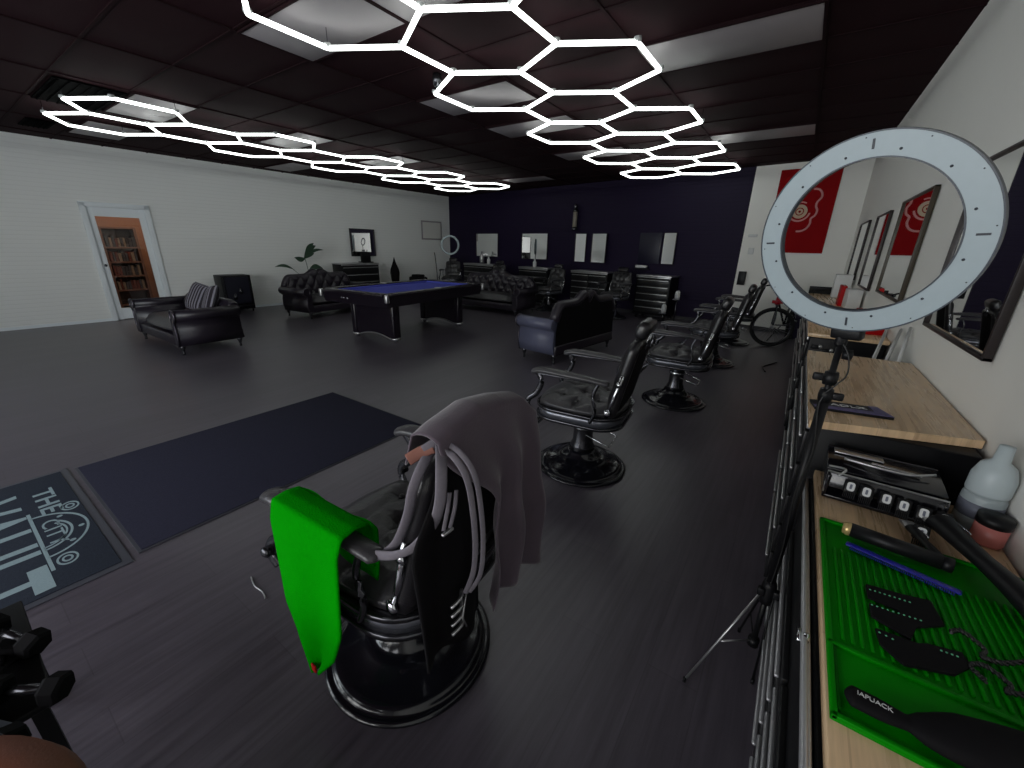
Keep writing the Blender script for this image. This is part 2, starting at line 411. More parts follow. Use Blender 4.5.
hues = [mat('book_a', (.12, .03, .02), .6), mat('book_b', (.05, .05, .06), .6), mat('book_c', (.22, .17, .13), .6)]
for si, z in enumerate((.395, .695, .995, 1.295)):
    y = -.23; n = 0
    while y < .2:
        w = random.uniform(.035, .06); h = random.uniform(.16, .23)
        bm = B(); box(bm, (0, 0, h / 2), (.18, w * .92, h)); b = obj('book', bm, hues[random.randrange(3)])
        b.location = (-12.33, 2.73 + y + w / 2, z)
        tag(b, 'dark book standing on the %s shelf of the bookcase behind the glass door' % ('lowest', 'second', 'third', 'highest')[si], 'book', 'books in the bookcase, row %s' % ('lowest', 'second', 'third', 'highest')[si])
        y += w + .004
bm = B(); box(bm, (0, 0, .55), (.35, .4, 1.1), bev=.03); box(bm, (.12, 0, 1.2), (.06, .34, .3), bev=.02)
o = obj('office_chair_back', bm, 'black_matte'); o.name = 'storage_trunk'; o.location = (-12.3, 3.45, 0); tag(o, 'dark upright trunk beside the bookcase beyond the glass door', 'trunk')

# ------------------------------------------------------------------ ceiling panels
bm = B(); box(bm, (0, 0, 0), (1.19, .575, .012), bev=.003)
first = None
PAN = [(-.81, 3.95, 'the camera side of the right hex light, near the right wall'), (-.81, 6.98, 'far right of the ceiling beside the end of the right hex light'),
       (-3.25, 2.16, 'directly above the nearest cell of the right hex light'), (-3.25, 3.95, 'above the left edge of the right hex light'),
       (-3.25, 5.16, 'left of the middle of the right hex light'), (-3.25, 6.98, 'above the left rim of the right hex light, far half'),
       (-6.92, 2.16, 'above the near end of the left hex light'), (-8.9, 2.16, 'left of the near end of the left hex light'),
       (-6.92, 3.95, 'above the middle of the left hex light'), (-9.35, 5.16, 'close to the left wall beyond the left hex light'),
       (-6.92, 5.77, 'above the far half of the left hex light'), (-5.69, 8.8, 'near the navy wall right of the left hex light'),
       (-2.03, 2.16, 'above the near right cells of the right hex light')]
for i, (x, y, w) in enumerate(PAN):
    if not first:
        first = thing('ceiling_light_panel', '', 'ceiling light'); first.location = (x, y, ZC)
        obj('lens', bm, 'lens', first)
        b2 = B()
        for s in (-1, 1): box(b2, (0, s * .296, -.004), (1.21, .018, .014)); box(b2, (s * .603, 0, -.004), (.018, .6, .014))
        obj('frame', b2, 'tbar', first); o = first
    else: o = dup(first, (x, y, ZC))
    o['label'] = 'unlit rectangular ceiling light panel ' + w; o['group'] = 'unlit ceiling light panels'
bm = B(); box(bm, (0, 0, -.004), (1.15, .56, .012)); 
for k in range(7): box(bm, (0, -.24 + .08 * k, -.014), (1.1, .012, .016), R(0, 'X'), mi=0)
o = obj('air_vent', bm, ['vent', 'vent']); o.location = (-7.0, 1.55, ZC); tag(o, 'black slotted air vent in the ceiling above the left hex light', 'vent')
bm = B(); box(bm, (0, 0, -.004), (.6, .28, .012)); 
for k in range(5): box(bm, (0, -.1 + .05 * k, -.014), (.56, .01, .014), mi=1)
o = obj('air_vent', bm, ['vent', 'vent']); o.location = (-9.2, 1.52, ZC); tag(o, 'small black ceiling vent next to the left wall', 'vent')

# ------------------------------------------------------------------ hexagon lights
HW, HE, HS, PY = .488, .273, .2735, 1.642
HZ = 2.85
def hex_light(ox, label):
    """ox = x of the centre between the two columns of cells; y rows fixed by the ceiling"""
    t = thing('hexagon_light', label, 'hexagon light', (ox, 1.90, HZ))
    cells = []
    for k in range(5): cells += [(-HW, k * PY), (HW, k * PY)]
    for k in range(4): cells += [(0, k * PY + PY / 2)]
    edges = {}; nodes = {}
    for cx, cy in cells:
        v = [(cx + HW, cy + HE), (cx, cy + HE + HS), (cx - HW, cy + HE), (cx - HW, cy - HE), (cx, cy - HE - HS), (cx + HW, cy - HE)]
        for i in range(6):
            a, b = v[i], v[(i + 1) % 6]
            ka = (round(a[0] / .06), round(a[1] / .06)); kb = (round(b[0] / .06), round(b[1] / .06))
            nodes[ka] = a; nodes[kb] = b; edges[tuple(sorted((ka, kb)))] = (a, b)
    # merge near-identical keys
    def near(k):
        for q in nodes:
            if q != k and abs(nodes[q][0] - nodes[k][0]) < .05 and abs(nodes[q][1] - nodes[k][1]) < .05 and q < k: return q
        return k
    E2 = {}
    for (ka, kb), (a, b) in edges.items():
        ka, kb = near(ka), near(kb); E2[tuple(sorted((ka, kb)))] = (nodes[ka], nodes[kb])
    seen = set()
    for (ka, kb), (a, b) in E2.items():
        A = Vector((*a, 0)); C = Vector((*b, 0)); d = (C - A).normalized()
        bm = B(); tube(bm, [A + d * .004, C - d * .004], .0165, 10); obj('light_tube', bm, 'tube', t)
        for k in (ka, kb): seen.add(k)
    for k in seen:
        bm = B(); lathe(bm, [(.0, .0), (.024, .004), (.028, .014), (.026, .03), (0, .034)], 10, mx=T(nodes[k][0], nodes[k][1], 0)); obj('joint', bm, 'joint', t)
    bm = B()
    for x, y in ((-HW * 2, HE), (HW * 2, HE), (-HW * 2, HE + PY * 2), (HW * 2, HE + PY * 2), (-HW * 2, HE + PY * 4), (HW * 2, HE + PY * 4), (HW, -HE - HS), (-HW, -HE - HS)):
        cyl(bm, (x, y, 0), (x, y, ZC - HZ), .003, 6)
    obj('hanging_wire', bm, 'metal_dark', t)
    return t
hex_light(-2.225, 'glowing white honeycomb of LED tubes on the ceiling, nearer one over the barber chairs')
hex_light(-7.17, 'glowing white honeycomb of LED tubes on the ceiling by the left wall')
bm = B(); lathe(bm, [(0, -.10), (.03, -.095), (.045, -.05), (.04, 0)], 16); box(bm, (.0, .0, -.115), (.05, .02, .03))
o = obj('sprinkler_head', bm, 'metal_dark'); o.location = (-3.12, 3.22, ZC); tag(o, 'small dark metal ceiling fitting at the left corner of the near hex light', 'ceiling fitting')

# ------------------------------------------------------------------ floor mats
def mat_rect(name, x0, x1, y0, y1, m, rub, label, cat, bw=.07):
    t = thing(name, label, cat, ((x0 + x1) / 2, (y0 + y1) / 2, 0)); w, d = (x1 - x0) / 2, (y1 - y0) / 2
    bm = B(); box(bm, (0, 0, .003), (2 * w, 2 * d, .006), bev=.002); obj('rubber_border', bm, rub, t)
    bm = B(); box(bm, (0, 0, .0075), (2 * w - bw, 2 * d - bw, .005), bev=.002); obj('carpet', bm, m, t)
    return t
mat_rect('floor_mat', -3.784, -2.437, .285, 2.2, 'mat', 'rubber', 'plain dark navy entrance mat lying flat on the plank floor', 'mat', bw=.03)
lm = mat_rect('logo_mat', -3.83, -2.39, -1.72, .255, 'mat2', 'rubber2', 'grey blue logo mat with pale lettering at the left edge of the photo', 'mat')
lc = Vector(((-3.83 - 2.39) / 2, (-1.72 + .255) / 2, 0))
def lt(x, y): return T(x - lc.x, y - lc.y, .0105)
bm = B(); put_text(bm, 'THE', .36, .085, lt(-3.58, .065), .0006, bold=.015); obj('lettering', bm, 'print', lm); bm = B()
put_text(bm, 'CITY', .30, .065, lt(-3.13, .045), .0006)
obj('lettering', bm, 'print', lm)
bm = B(); put_text(bm, 'VAULT', 1.15, .44, lt(-3.61, -.43), .0006, bold=.008); obj('lettering', bm, 'print', lm)
bm = B()
def flat_arc(cx, cy, r, a0, a1, w, n=40, rx=1.0):
    pts = [(cx + r * rx * math.cos(a0 + (a1 - a0) * i / n), cy + r * math.sin(a0 + (a1 - a0) * i / n)) for i in range(n + 1)]
    ins = [(cx + (r - w) * rx * math.cos(a0 + (a1 - a0) * i / n), cy + (r - w) * math.sin(a0 + (a1 - a0) * i / n)) for i in range(n + 1)]
    for i in range(n):
        prism(bm, [pts[i], pts[i + 1], ins[i + 1], ins[i]], -.0006, .0006, mx=lt(0, 0))
flat_arc(-2.98, .02, .185, 0, PI, .010, rx=1.35); flat_arc(-2.98, .02, .125, 0, PI * .75, .010, rx=1.35); flat_arc(-2.98, .02, .105, 0, PI * .75, .008, rx=1.35)
prism(bm, [(-3.29, .012), (-2.60, .012), (-2.60, .026), (-3.29, .026)], -.0006, .0006, mx=lt(0, 0))
for cx, cy in ((-3.23, .175), (-2.66, .075)):
    flat_arc(cx, cy, .038, 0, 2 * PI, .008, 24, 1.5); flat_arc(cx, cy, .02, 0, 2 * PI, .008, 20, 1.5)
for a in (40, 80, 140):
    flat_arc(-2.98 + .155 * 1.35 * math.cos(math.radians(a)), .02 + .155 * math.sin(math.radians(a)), .012, 0, 2 * PI, .010, 12)
obj('vault_wheel_emblem', bm, 'print', lm)
bm = B(); tube(bm, smooth_path([(-1.83, .54, .003), (-1.76, .525, .003), (-1.70, .53, .003), (-1.65, .52, .003)]), .003, 6)
tag(obj('wire', bm, 'steel'), 'short thin pale wire lying on the floor left of the green towel', 'wire')

# ------------------------------------------------------------------ barber chair (front = +x)
def rrect(cx, hx, hy, r, n=8):
    out = []
    for sx, sy, a in ((1, 1, 0), (-1, 1, 90), (-1, -1, 180), (1, -1, 270)):
        for i in range(n + 1):
            t = math.radians(a + 90 * i / n); out.append((cx + sx * (hx - r) + r * math.cos(t), sy * (hy - r) + r * math.sin(t)))
    return out
def dome_pad(bm, hx, hy, z0, zt, nu=34, nv=34, tufts=(), cx=0.0, depth=.030, rad=.040, e=4.0):
    """super-elliptic cushion with pulled-in buttons"""
    def fn(u, v):
        a = 2 * u - 1; b = 2 * v - 1
        x = a * math.sqrt(1 - b * b * .5 * .55); y = b * math.sqrt(1 - a * a * .5 * .55)
        m = max(abs(a), abs(b)); z = zt - (zt - z0) * (m ** e) * .9
        for tx, ty in tufts:
            d = math.hypot(x * hx - tx, y * hy - ty); z -= depth * math.exp(-(d / rad) ** 2)
            ang = math.atan2(y * hy - ty, x * hx - tx)
            z -= depth * .5 * math.exp(-(d / (rad * 2.4)) ** 2) * max(0, math.cos(4 * ang)) ** 6
        return (cx + x * hx, y * hy, z)
    surf(bm, fn, nu, nv)
    # skirt
    ring = []
    n = 24
    for i in range(4 * n):
        s, q = divmod(i, n); q = 2 * q / n - 1
        a, b = ((q, -1), (1, q), (-q, 1), (-1, -q))[s]
        x = a * math.sqrt(1 - b * b * .275); y = b * math.sqrt(1 - a * a * .275); ring.append((cx + x * hx, y * hy))
    prism(bm, ring, z0 - .02, z0 + (zt - z0) * .12, smooth=True)
TUFT = [(-.12, -.12), (-.12, .12), (0, 0), (.12, -.12), (.12, .12), (0, -.2), (0, .2), (-.02, 0)][:7]
def make_chair():
    t = thing('barber_chair', '', 'barber chair')
    bm = B(); lathe(bm, [(0, 0), (.305, 0), (.315, .006), (.315, .016), (.300, .022), (.292, .020), (.286, .030), (.272, .042), (.255, .044), (.22, .052), (.17, .072), (.152, .088), (.145, .086), (.13, .10), (.105, .125), (.10, .14), (0, .14)], 72)
    obj('base', bm, 'metal_black', t)
    bm = B(); lathe(bm, [(0, .14), (.088, .14), (.084, .17), (.07, .20), (.066, .36), (.10, .40), (.12, .42), (0, .42)], 40); obj('column', bm, 'metal_dark', t)
    bm = B(); lathe(bm, [(0, .30), (.076, .30), (.078, .31), (.076, .335), (0, .335)], 32); obj('collar', bm, 'chrome', t)
    bm = B(); prism(bm, rrect(0, .30, .285, .17), .415, .435, smooth=True, mi=1); prism(bm, rrect(0, .292, .277, .17), .43, .49, smooth=True, mi=0); prism(bm, rrect(0, .30, .285, .17), .485, .503, smooth=True, mi=1)
    obj('seat_apron', bm, ['apron', 'metal_dark'], t)
    bm = B(); dome_pad(bm, .285, .27, .525, .585, tufts=TUFT); c = obj('seat_cushion', bm, 'leather_soft', t)
    for tx, ty in TUFT:
        bm = B(); lathe(bm, [(0, .009), (.009, .007), (.013, 0), (.012, -.006)], 12, mx=T(tx, ty, .560)); obj('button', bm, 'leather', c)
    # backrest: leaning slab with rolled sides
    lean = math.radians(12); MX = T(-.215, 0, .54) @ R(-lean, 'Y')
    bm = B()
    def back(u, v, front=True):
        y = (2 * v - 1); w = .215 - .02 * u; z = .43 * u + .015 * math.cos(y * PI / 2) * u
        d = .035 * (1 - abs(y) ** 6) * (1 - abs(2 * u - 1) ** 8)
        x = (.01 + d) if front else (-.045 - .012 * (1 - y * y))
        if front:
            for tz in (.14, .28, .40):
                for ty in ((-.12, 0, .12) if tz != .28 else (-.16, -.05, .05, .16)):
                    dd = math.hypot(z - tz, y * w - ty); x -= .016 * math.exp(-(dd / .035) ** 2)
        return (x, y * w, z)
    surf(bm, lambda u, v: back(u, v, True), 30, 30); surf(bm, lambda u, v: back(u, v, False), 10, 12, mi=1)
    pts = [back(0, v / 12) for v in range(13)] + [back(u / 12, 1) for u in range(1, 13)] + [back(1, 1 - v / 12) for v in range(1, 13)] + [back(1 - u / 12, 0) for u in range(1, 12)]
    tube(bm, [(-.018, p[1], p[2]) for p in pts], .034, 10, closed=True, up=(1, 0, 0))
    bmesh.ops.transform(bm, matrix=MX, verts=bm.verts[:]); obj('backrest', bm, ['leather', 'black_matte'], t)
    for s in (-1, 1):
        bm = B()
        tube(bm, [MX @ Vector((.0, s * .243, -.03)), MX @ Vector((-.01, s * .247, .10)), MX @ Vector((-.015, s * .243, .26))], .012, 8)
        lathe(bm, [(0, .0), (.02, .0), (.022, .012), (.012, .02), (0, .02)], 14, mx=MX @ T(0, s * .243, .0) @ R(-s * PI / 2, 'X')); lathe(bm, [(0, .0), (.016, .0), (.018, .01), (0, .016)], 14, mx=MX @ T(-.012, s * .247, .20) @ R(-s * PI / 2, 'X'))
        obj('back_bracket', bm, 'chrome', t)
    bm = B(); box(bm, (0, 0, 0), (.085, .25, .11), MX @ T(-.015, 0, .515) @ R(-.12, 'Y'), bev=.035, seg=4)
    h = obj('headrest', bm, 'leather', t)
    bm = B(); cyl(bm, MX @ Vector((-.055, -.04, .40)), MX @ Vector((-.05, -.04, .50)), .008, 10); cyl(bm, MX @ Vector((-.055, .04, .40)), MX @ Vector((-.05, .04, .50)), .008, 10); obj('headrest_post', bm, 'chrome', h)
    for s in (-1, 1):
        bm = B(); pts = smooth_path([(.285, s * .275, .735), (.21, s * .280, .757), (.05, s * .285, .755), (-.10, s * .285, .748), (-.22, s * .28, .735)], 6); n = len(pts)
        tube(bm, pts, [.030 + .010 * math.sin(PI * min(1, (i + 1) / n * 1.3)) if 0 < i < n - 1 else .018 for i in range(n)], 12, flat=.55)
        a = obj('armrest', bm, 'leather_soft', t)
        bm = B(); tube(bm, smooth_path([(.245, s * .28, .735), (.215, s * .285, .68), (.245, s * .29, .60), (.295, s * .293, .555), (.305, s * .295, .51), (.28, s * .29, .47)], 6), .013, 8, flat=1.5)
        tube(bm, smooth_path([(-.16, s * .285, .735), (-.13, s * .29, .65), (-.15, s * .292, .55), (-.12, s * .288, .47)], 6), .011, 8)
        box(bm, (.03, s * .283, .733), (.46, .03, .012), bev=.004)
        lathe(bm, [(0, 0), (.018, 0), (.02, .012), (.01, .02), (0, .02)], 14, mx=T(.30, s * .305, .53) @ R(-s * PI / 2, 'X'))
        obj('arm_support', bm, 'metal_dark', t)
    bm = B()
    for s in (-1, 1): tube(bm, smooth_path([(.20, s * .13, .42), (.30, s * .13, .36), (.36, s * .13, .26), (.42, s * .13, .20)], 4), .011, 8)
    box(bm, (0, 0, 0), (.13, .30, .018), T(.44, 0, .195) @ R(.35, 'Y'), bev=.006); cyl(bm, (.36, -.13, .27), (.36, .13, .27), .008)
    obj('footrest', bm, 'metal_dark', t)
    bm = B(); tube(bm, [(-.05, -.10, .29), (-.20, -.10, .245), (-.215, -.095, .24), (-.215, .095, .24), (-.20, .10, .245), (-.05, .10, .29)], .0055, 8); obj('pump_lever', bm, 'chrome', t)
    return t
CH = make_chair(); GR = 'barber chairs along the right side'
chairs = [(-.98, .76, 180 + 4, 'nearest black barber chair, draped with a green towel and a mauve cape'),
          (-1.04, 2.43, 180 + 6, 'second black barber chair from the camera, empty, on a round dark base'),
          (-.83, 4.2, 180 + 3, 'third black barber chair in the right row, behind the empty one'),
          (-.80, 6.1, 180 + 4, 'fourth black barber chair in the right row, partly hidden by the third'),
          (-.78, 7.75, 180 + 0, 'last black barber chair of the right row, next to the bicycle')]
for i, (x, y, a, lb) in enumerate(chairs):
    if i == 0: o = CH; o.location = (x, y, 0); o.rotation_euler = (0, 0, math.radians(a))
    else: o = dup(CH, (x, y, 0), math.radians(a))
    o['label'] = lb; o['group'] = GR
for x, a, off, lb in ((-7.05, -95, 1.15, 'black barber chair by the navy wall, between the left and middle mirrors'),
                 (-4.98, -100, 1.25, 'black barber chair by the navy wall, right of the middle mirror'),
                 (-3.33, -95, .95, 'black barber chair with tufted back by the navy wall, left of the rightmost tool chest'),
                 (-8.95, -60, 1.05, 'black barber chair by the navy wall, in the left corner')):
    o = dup(CH, (x, far_y(x) - off, 0), math.radians(a)); o['label'] = lb; o['group'] = 'barber chairs along the navy wall'
C1 = Matrix.Translation((-.98, .76, 0)) @ Matrix.Rotation(math.radians(184), 4, 'Z')

# green towel draped over the near arm of the first chair (near arm is local y=+.285)
def poly_lerp(P, t):
    t = max(0, min(1, t)) * (len(P) - 1); i = min(int(t), len(P) - 2); f = t - i
    return [a + (b - a) * f for a, b in zip(P[i], P[i + 1])]
def C1p(*q): return tuple(C1 @ Vector(q))
Lf = [C1p(*q) for q in [(.160, .245, .795), (.160, .285, .803), (.160, .330, .798), (.160, .346, .74), (.158, .350, .60), (.156, .355, .44), (.125, .355, .34), (.06, .355, .235)]]
Rt = [C1p(*q) for q in [(-.145, .245, .788), (-.145, .285, .796), (-.145, .330, .790), (-.143, .346, .74), (-.140, .350, .64), (-.132, .355, .48), (-.08, .355, .35), (.01, .355, .235)]]
def towel(u, v):
    a = poly_lerp(Lf, v); b = poly_lerp(Rt, v); p = Vector(a).lerp(Vector(b), u)
    hang = max(0, v - .25)
    p.y += .016 * math.sin(u * 9 + 1.0 + v * 1.5) * hang; p.z -= .015 * math.sin(u * 6) * hang
    return p
tw = thing('green_towel', 'bright green towel draped over the arm of the nearest barber chair', 'towel', (-1.08, .5, .13))
IM = T(1.08, -.5, -.13)
bm = B(); surf(bm, towel, 22, 36, thick=.005, mx=IM); obj('towel_front', bm, 'green_towel', tw)
Lb = [C1p(*q) for q in [(.160, .247, .795), (.160, .225, .76), (.15, .222, .70), (.17, .222, .66)]]; Rb = [C1p(*q) for q in [(-.145, .247, .788), (-.145, .225, .75), (-.135, .222, .64), (-.12, .222, .55)]]
bm = B(); surf(bm, lambda u, v: Vector(poly_lerp(Lb, v)).lerp(Vector(poly_lerp(Rb, v)), u) + Vector((0, .01 * math.sin(u * 8), 0)), 14, 14, thick=.005, mx=IM); obj('towel_back', bm, 'green_towel', tw)
bm = B(); q = C1p(.035, .363, .25); box(bm, q, (.022, .006, .028), IM, bev=.002); g = obj('care_tag', bm, 'red_box', tw); g['label'] = 'small red tag'

# mauve cape hanging over the back of the first chair
tp = [(.50, 1.055), (.61, 1.095), (.72, 1.118), (.82, 1.105), (.91, 1.085), (.985, 1.02)]
def cape(u, v):
    # u along the ridge (y), v down the outside
    y, zt = poly_lerp(tp, .12 + .88 * u)
    yy0 = .655 + (y - .655) * 1.0
    bot = .505 + .018 * math.sin(u * 5) + .02 * u
    if v < .12:      # inside lip falling towards the seat
        s = 1 - v / .12; x = -.67 - .03 * s; z = zt - .09 * s
    elif v < .2:
        s = (v - .12) / .08; x = -.67 + .09 * s; z = zt + .012 * math.sin(PI * s)
    else:
        s = (v - .2) / .8; x = -.58 + .04 * s + .026 * math.sin(u * 15 + s * 2.5) * min(1, s * 1.6); z = zt + (bot - zt) * s
    lo = .70 + .035 * math.sin(v * 3)
    yb = lo + (1.015 - lo) * u
    k = min(1, max(0, (v - .2) / .35)); k = k * k * (3 - 2 * k)
    y2 = y + (yb - y) * k
    y2 += .012 * math.sin(v * 16 + u * 3) * k
    return (x, y2, z)
bm = B(); surf(bm, cape, 60, 60, thick=.004); cp = obj('barber_cape', bm, 'mauve'); tag(cp, 'mauve grey barber cape hanging over the back of the nearest chair', 'barber cape')
# black apron with grey straps
ap = thing('barber_apron', 'black apron with long grey straps hung on the back of the nearest chair', 'apron', (-.6, .65, .35))
IA = T(.6, -.65, -.35)
def apron(u, v):
    k = min(1, v / .35); k = k * k * (3 - 2 * k)
    yl = .560 - .095 * k; yr = .655 + .04 * k
    z = 1.01 - .03 * (2 * u - 1) ** 2 - (.47 + .05 * math.sin(u * 3)) * v
    return (-.595 + .03 * v + .014 * math.sin(u * 9 + v * 2) * (.3 + v), yl + (yr - yl) * u, z)
bm = B(); surf(bm, apron, 26, 26, thick=.006, mx=IA); obj('apron_body', bm, 'black_matte', ap)
def ribbon(pts, w=.012, m='strap'):
    bm = B(); tube(bm, smooth_path(pts, 8), w, 10, flat=.30, mx=IA, up=(1, -.5, .3)); return obj('strap', bm, m, ap)
ribbon([(-.625, .585, 1.045), (-.625, .55, 1.01), (-.64, .535, .955), (-.66, .532, .88), (-.70, .527, .789), (-.735, .516, .742)], .013)
ribbon([(-.60, .592, 1.06), (-.565, .556, 1.025), (-.565, .548, .949), (-.585, .541, .882), (-.63, .521, .809), (-.69, .507, .762), (-.745, .493, .743)], .014)
ribbon([(-.61, .593, 1.062), (-.555, .586, 1.05), (-.525, .591, 1.01), (-.522, .607, .935), (-.522, .619, .812), (-.527, .616, .718), (-.535, .593, .662)], .008)
ribbon([(-.60, .600, 1.07), (-.545, .600, 1.055), (-.515, .608, 1.01), (-.512, .625, .932), (-.512, .637, .81), (-.517, .632, .705), (-.53, .602, .661)], .007)
ribbon([(-.63, .565, 1.052), (-.60, .60, 1.078), (-.585, .64, 1.088)], .011)
ribbon([(-.56, .575, .960), (-.555, .560, .922), (-.55, .540, .881)], .005); ribbon([(-.555, .592, .960), (-.548, .577, .922), (-.545, .556, .881)], .005)
s_ = ribbon([(-.65, .535, 1.032), (-.635, .56, 1.045), (-.615, .582, 1.056)], .015, 'strap_tip'); s_.name = 'strap_end'; s_['label'] = 'salmon coloured strap end'
bm = B(); box(bm, (0, 0, 0), (.010, .035, .008), IA @ T(-.545, .548, .876), bev=.003); obj('clip', bm, 'steel', ap)
# metal comb rack hanging at the foot of the apron: folded wire hook
for k in range(4):
    bm = B(); tube(bm, smooth_path([(-.555, .60, .655 - .03 * k), (-.535, .575, .660 - .03 * k), (-.54, .545, .652 - .03 * k)], 3), .005, 6, mx=IA); obj('buckle_bar', bm, 'steel', ap)
bm = B(); tube(bm, [(-.535, .60, .67), (-.53, .575, .60), (-.54, .60, .54)], .0025, 6, mx=IA); obj('hook_wire', bm, 'steel', ap)

# ------------------------------------------------------------------ tool chests (front = -y local, width along x)
def chest(name, w, d, h, cols, rows, label, top='wood', cat='tool chest', loc=(0, 0, 0), rz=0, group=None, top_poly=None, leg=.10, handle='steel', near=False):
    t = thing(name, label, cat, loc, rz, group)
    bm = B(); box(bm, (0, 0, (h - .03 + leg) / 2), (w - .02, d - .03, h - .03 - leg), bev=.006); obj('body', bm, 'chest', t)
    bm = B()
    if near: box(bm, (0, .012, h - .014), (w, d - .024, .028), bev=.003)
    elif top_poly: prism(bm, top_poly, h - .028, h)
    else: box(bm, (0, 0, h - .014), (w, d, .028), bev=.004)
    obj('worktop', bm, top, t)
    bm = B(); box(bm, (0, -d / 2 + .006, h - .045), (w - .02, .014, .022), bev=.003); obj('front_rail', bm, 'steel', t)
    if near:
        bm = B(); box(bm, (0, -d / 2 - .003, h - .02), (w - .01, .012, .014), bev=.005); obj('edge_rail', bm, 'chrome_soft', t)
    cw = (w - .06) / cols; z1 = h - .07; z0 = leg + .04; z1 = z1 - (.18 if near else 0); hh = (z1 - z0) / rows
    for c in range(cols):
        for r in range(rows):
            cx = -w / 2 + .03 + cw * (c + .5); cz = z0 + hh * (r + .5)
            bm = B(); box(bm, (cx, -d / 2 + .008, cz), (cw - .016, .016, hh - .012), bev=.003); dr = obj('drawer', bm, 'drawer', t)
            bm = B(); box(bm, (cx, -d / 2 - .008, cz + hh * .28), (cw - .035, .012, .010 if near else .014), bev=.004); obj('handle', bm, handle, dr)
    for sx in (-1, 1):
        for sy in (-1, 1):
            bm = B(); cyl(bm, (sx * (w / 2 - .08) - .015, sy * (d / 2 - .07), .045), (sx * (w / 2 - .08) + .015, sy * (d / 2 - .07), .045), .045, 18)
            box(bm, (sx * (w / 2 - .08), sy * (d / 2 - .07), .08), (.05, .05, .06)); obj('caster', bm, 'black', t)
    return t
# near workstation (camera side) y .25 -> 1.72
NZ = .745
nu = chest('workstation_chest', 1.47, .44, NZ, 2, 4, 'nearest low black drawer chest with wooden top, carrying the green tray', loc=(.386, .975, 0), rz=-PI / 2, near=True, handle='chrome_soft', group='workstation chests on the right')
bm = B(); lathe(bm, [(0, .012), (.009, .010), (.011, 0)], 14, mx=T(.09, -.215, NZ - .02) @ R(PI / 2, 'X')); cyl(bm, (.075, -.232, NZ - .016), (.105, -.232, NZ - .024), .004)
obj('lock', bm, 'chrome', nu)
def wst(y0, y1, z, x0, label, skew=None, cols=2):
    w = y1 - y0; d = .606 - x0; c = (x0 + .606) / 2; tp = None
    if skew: tp = [(-w / 2, -d / 2), (w / 2 + .05, -d / 2), (w / 2 - .10, d / 2), (-w / 2, d / 2)]
    return chest('workstation_chest', w, d, z, cols, 5, label, loc=(c, (y0 + y1) / 2, 0), rz=-PI / 2, group='workstation chests on the right', top_poly=tp)
wst(1.755, 3.03, .93, .135, 'taller drawer chest with clear wooden top behind the ring light pole', skew=True)
wst(3.72, 5.0, .93, .14, 'third drawer chest on the right, wooden top with a red carton')
wst(5.45, 7.5, .93, .15, 'farthest wooden topped drawer chest along the right wall, with white boxes', cols=3)
# upstand at the far end of the last worktop
bm = B(); box(bm, (.38, 7.53, 1.0), (.45, .03, .06), bev=.004); box(bm, (.38, 7.53, .5), (.45, .03, .94)); o = obj('end_panel', bm, 'chest'); tag(o, 'black end panel closing the farthest worktop on the right', 'panel')
# far wall chests
for x0, x1, cols, lb in ((-8.85, -7.5, 1, 'black tool chest under the leftmost mirror on the navy wall'), (-6.5, -5.45, 1, 'black tool chest under the second mirror on the navy wall'),
                         (-4.72, -3.66, 2, 'black two column tool chest under the split bright mirror'), (-2.95, -2.15, 1, 'rightmost black tool chest on the navy wall')):
    c = (x0 + x1) / 2; d = .46; n = Vector((-math.sin(FAR_ANG), math.cos(FAR_ANG)))
    chest('tool_chest', x1 - x0, d, .95, cols, 5, lb, top='steel', loc=(c - n.x * (d / 2 + .03), far_y(c) - (d / 2 + .035), 0), rz=FAR_ANG, group='tool chests on the navy wall')
chest('tool_chest', 1.15, .46, .97, 1, 4, 'black tool chest against the left wall below the dark mirror', top='steel', loc=(left_x(7.0) + .26, 6.95, 0), rz=PI / 2 - math.atan(SL))

# ------------------------------------------------------------------ mirrors
def mirror(w, h, c, rz, frame, label, fw=.02, tilt=0.0, name='wall_mirror', grp=None, rx=0.0):
    t = thing(name, label, 'mirror', c, rz, grp); t.rotation_euler = (rx, 0, rz + tilt)
    bm = B(); box(bm, (0, -.012, h / 2), (w - .01, .008, h - .01)); obj('mirror_glass', bm, 'mirror', t)
    bm = B()
    for s in (-1, 1): box(bm, (s * (w / 2 - fw / 2), -.014, h / 2), (fw, .028, h), bev=.003); box(bm, (0, -.014, h / 2 + s * (h / 2 - fw / 2)), (w, .028, fw), bev=.003)
    obj('frame', bm, frame, t); return t
for y0, y1, z0, z1, lb in ((2.07, 2.985, 1.15, 1.918, 'near dark framed mirror on the right wall, reflecting the navy wall'), (3.81, 4.90, 1.18, 1.92, 'second mirror on the right wall, reflecting the red poster'),
                       (5.50, 6.40, 1.14, 1.90, 'third narrow looking mirror on the right wall'), (7.15, 8.20, 1.16, 1.91, 'farthest mirror on the right wall')):
    mirror(y1 - y0, z1 - z0, (XR - .004, (y0 + y1) / 2, z0), -PI / 2, 'frame_brown' if y0 > 3.5 and y0 < 5 else 'frame_dark', lb, fw=.014, grp='mirrors on the right wall')
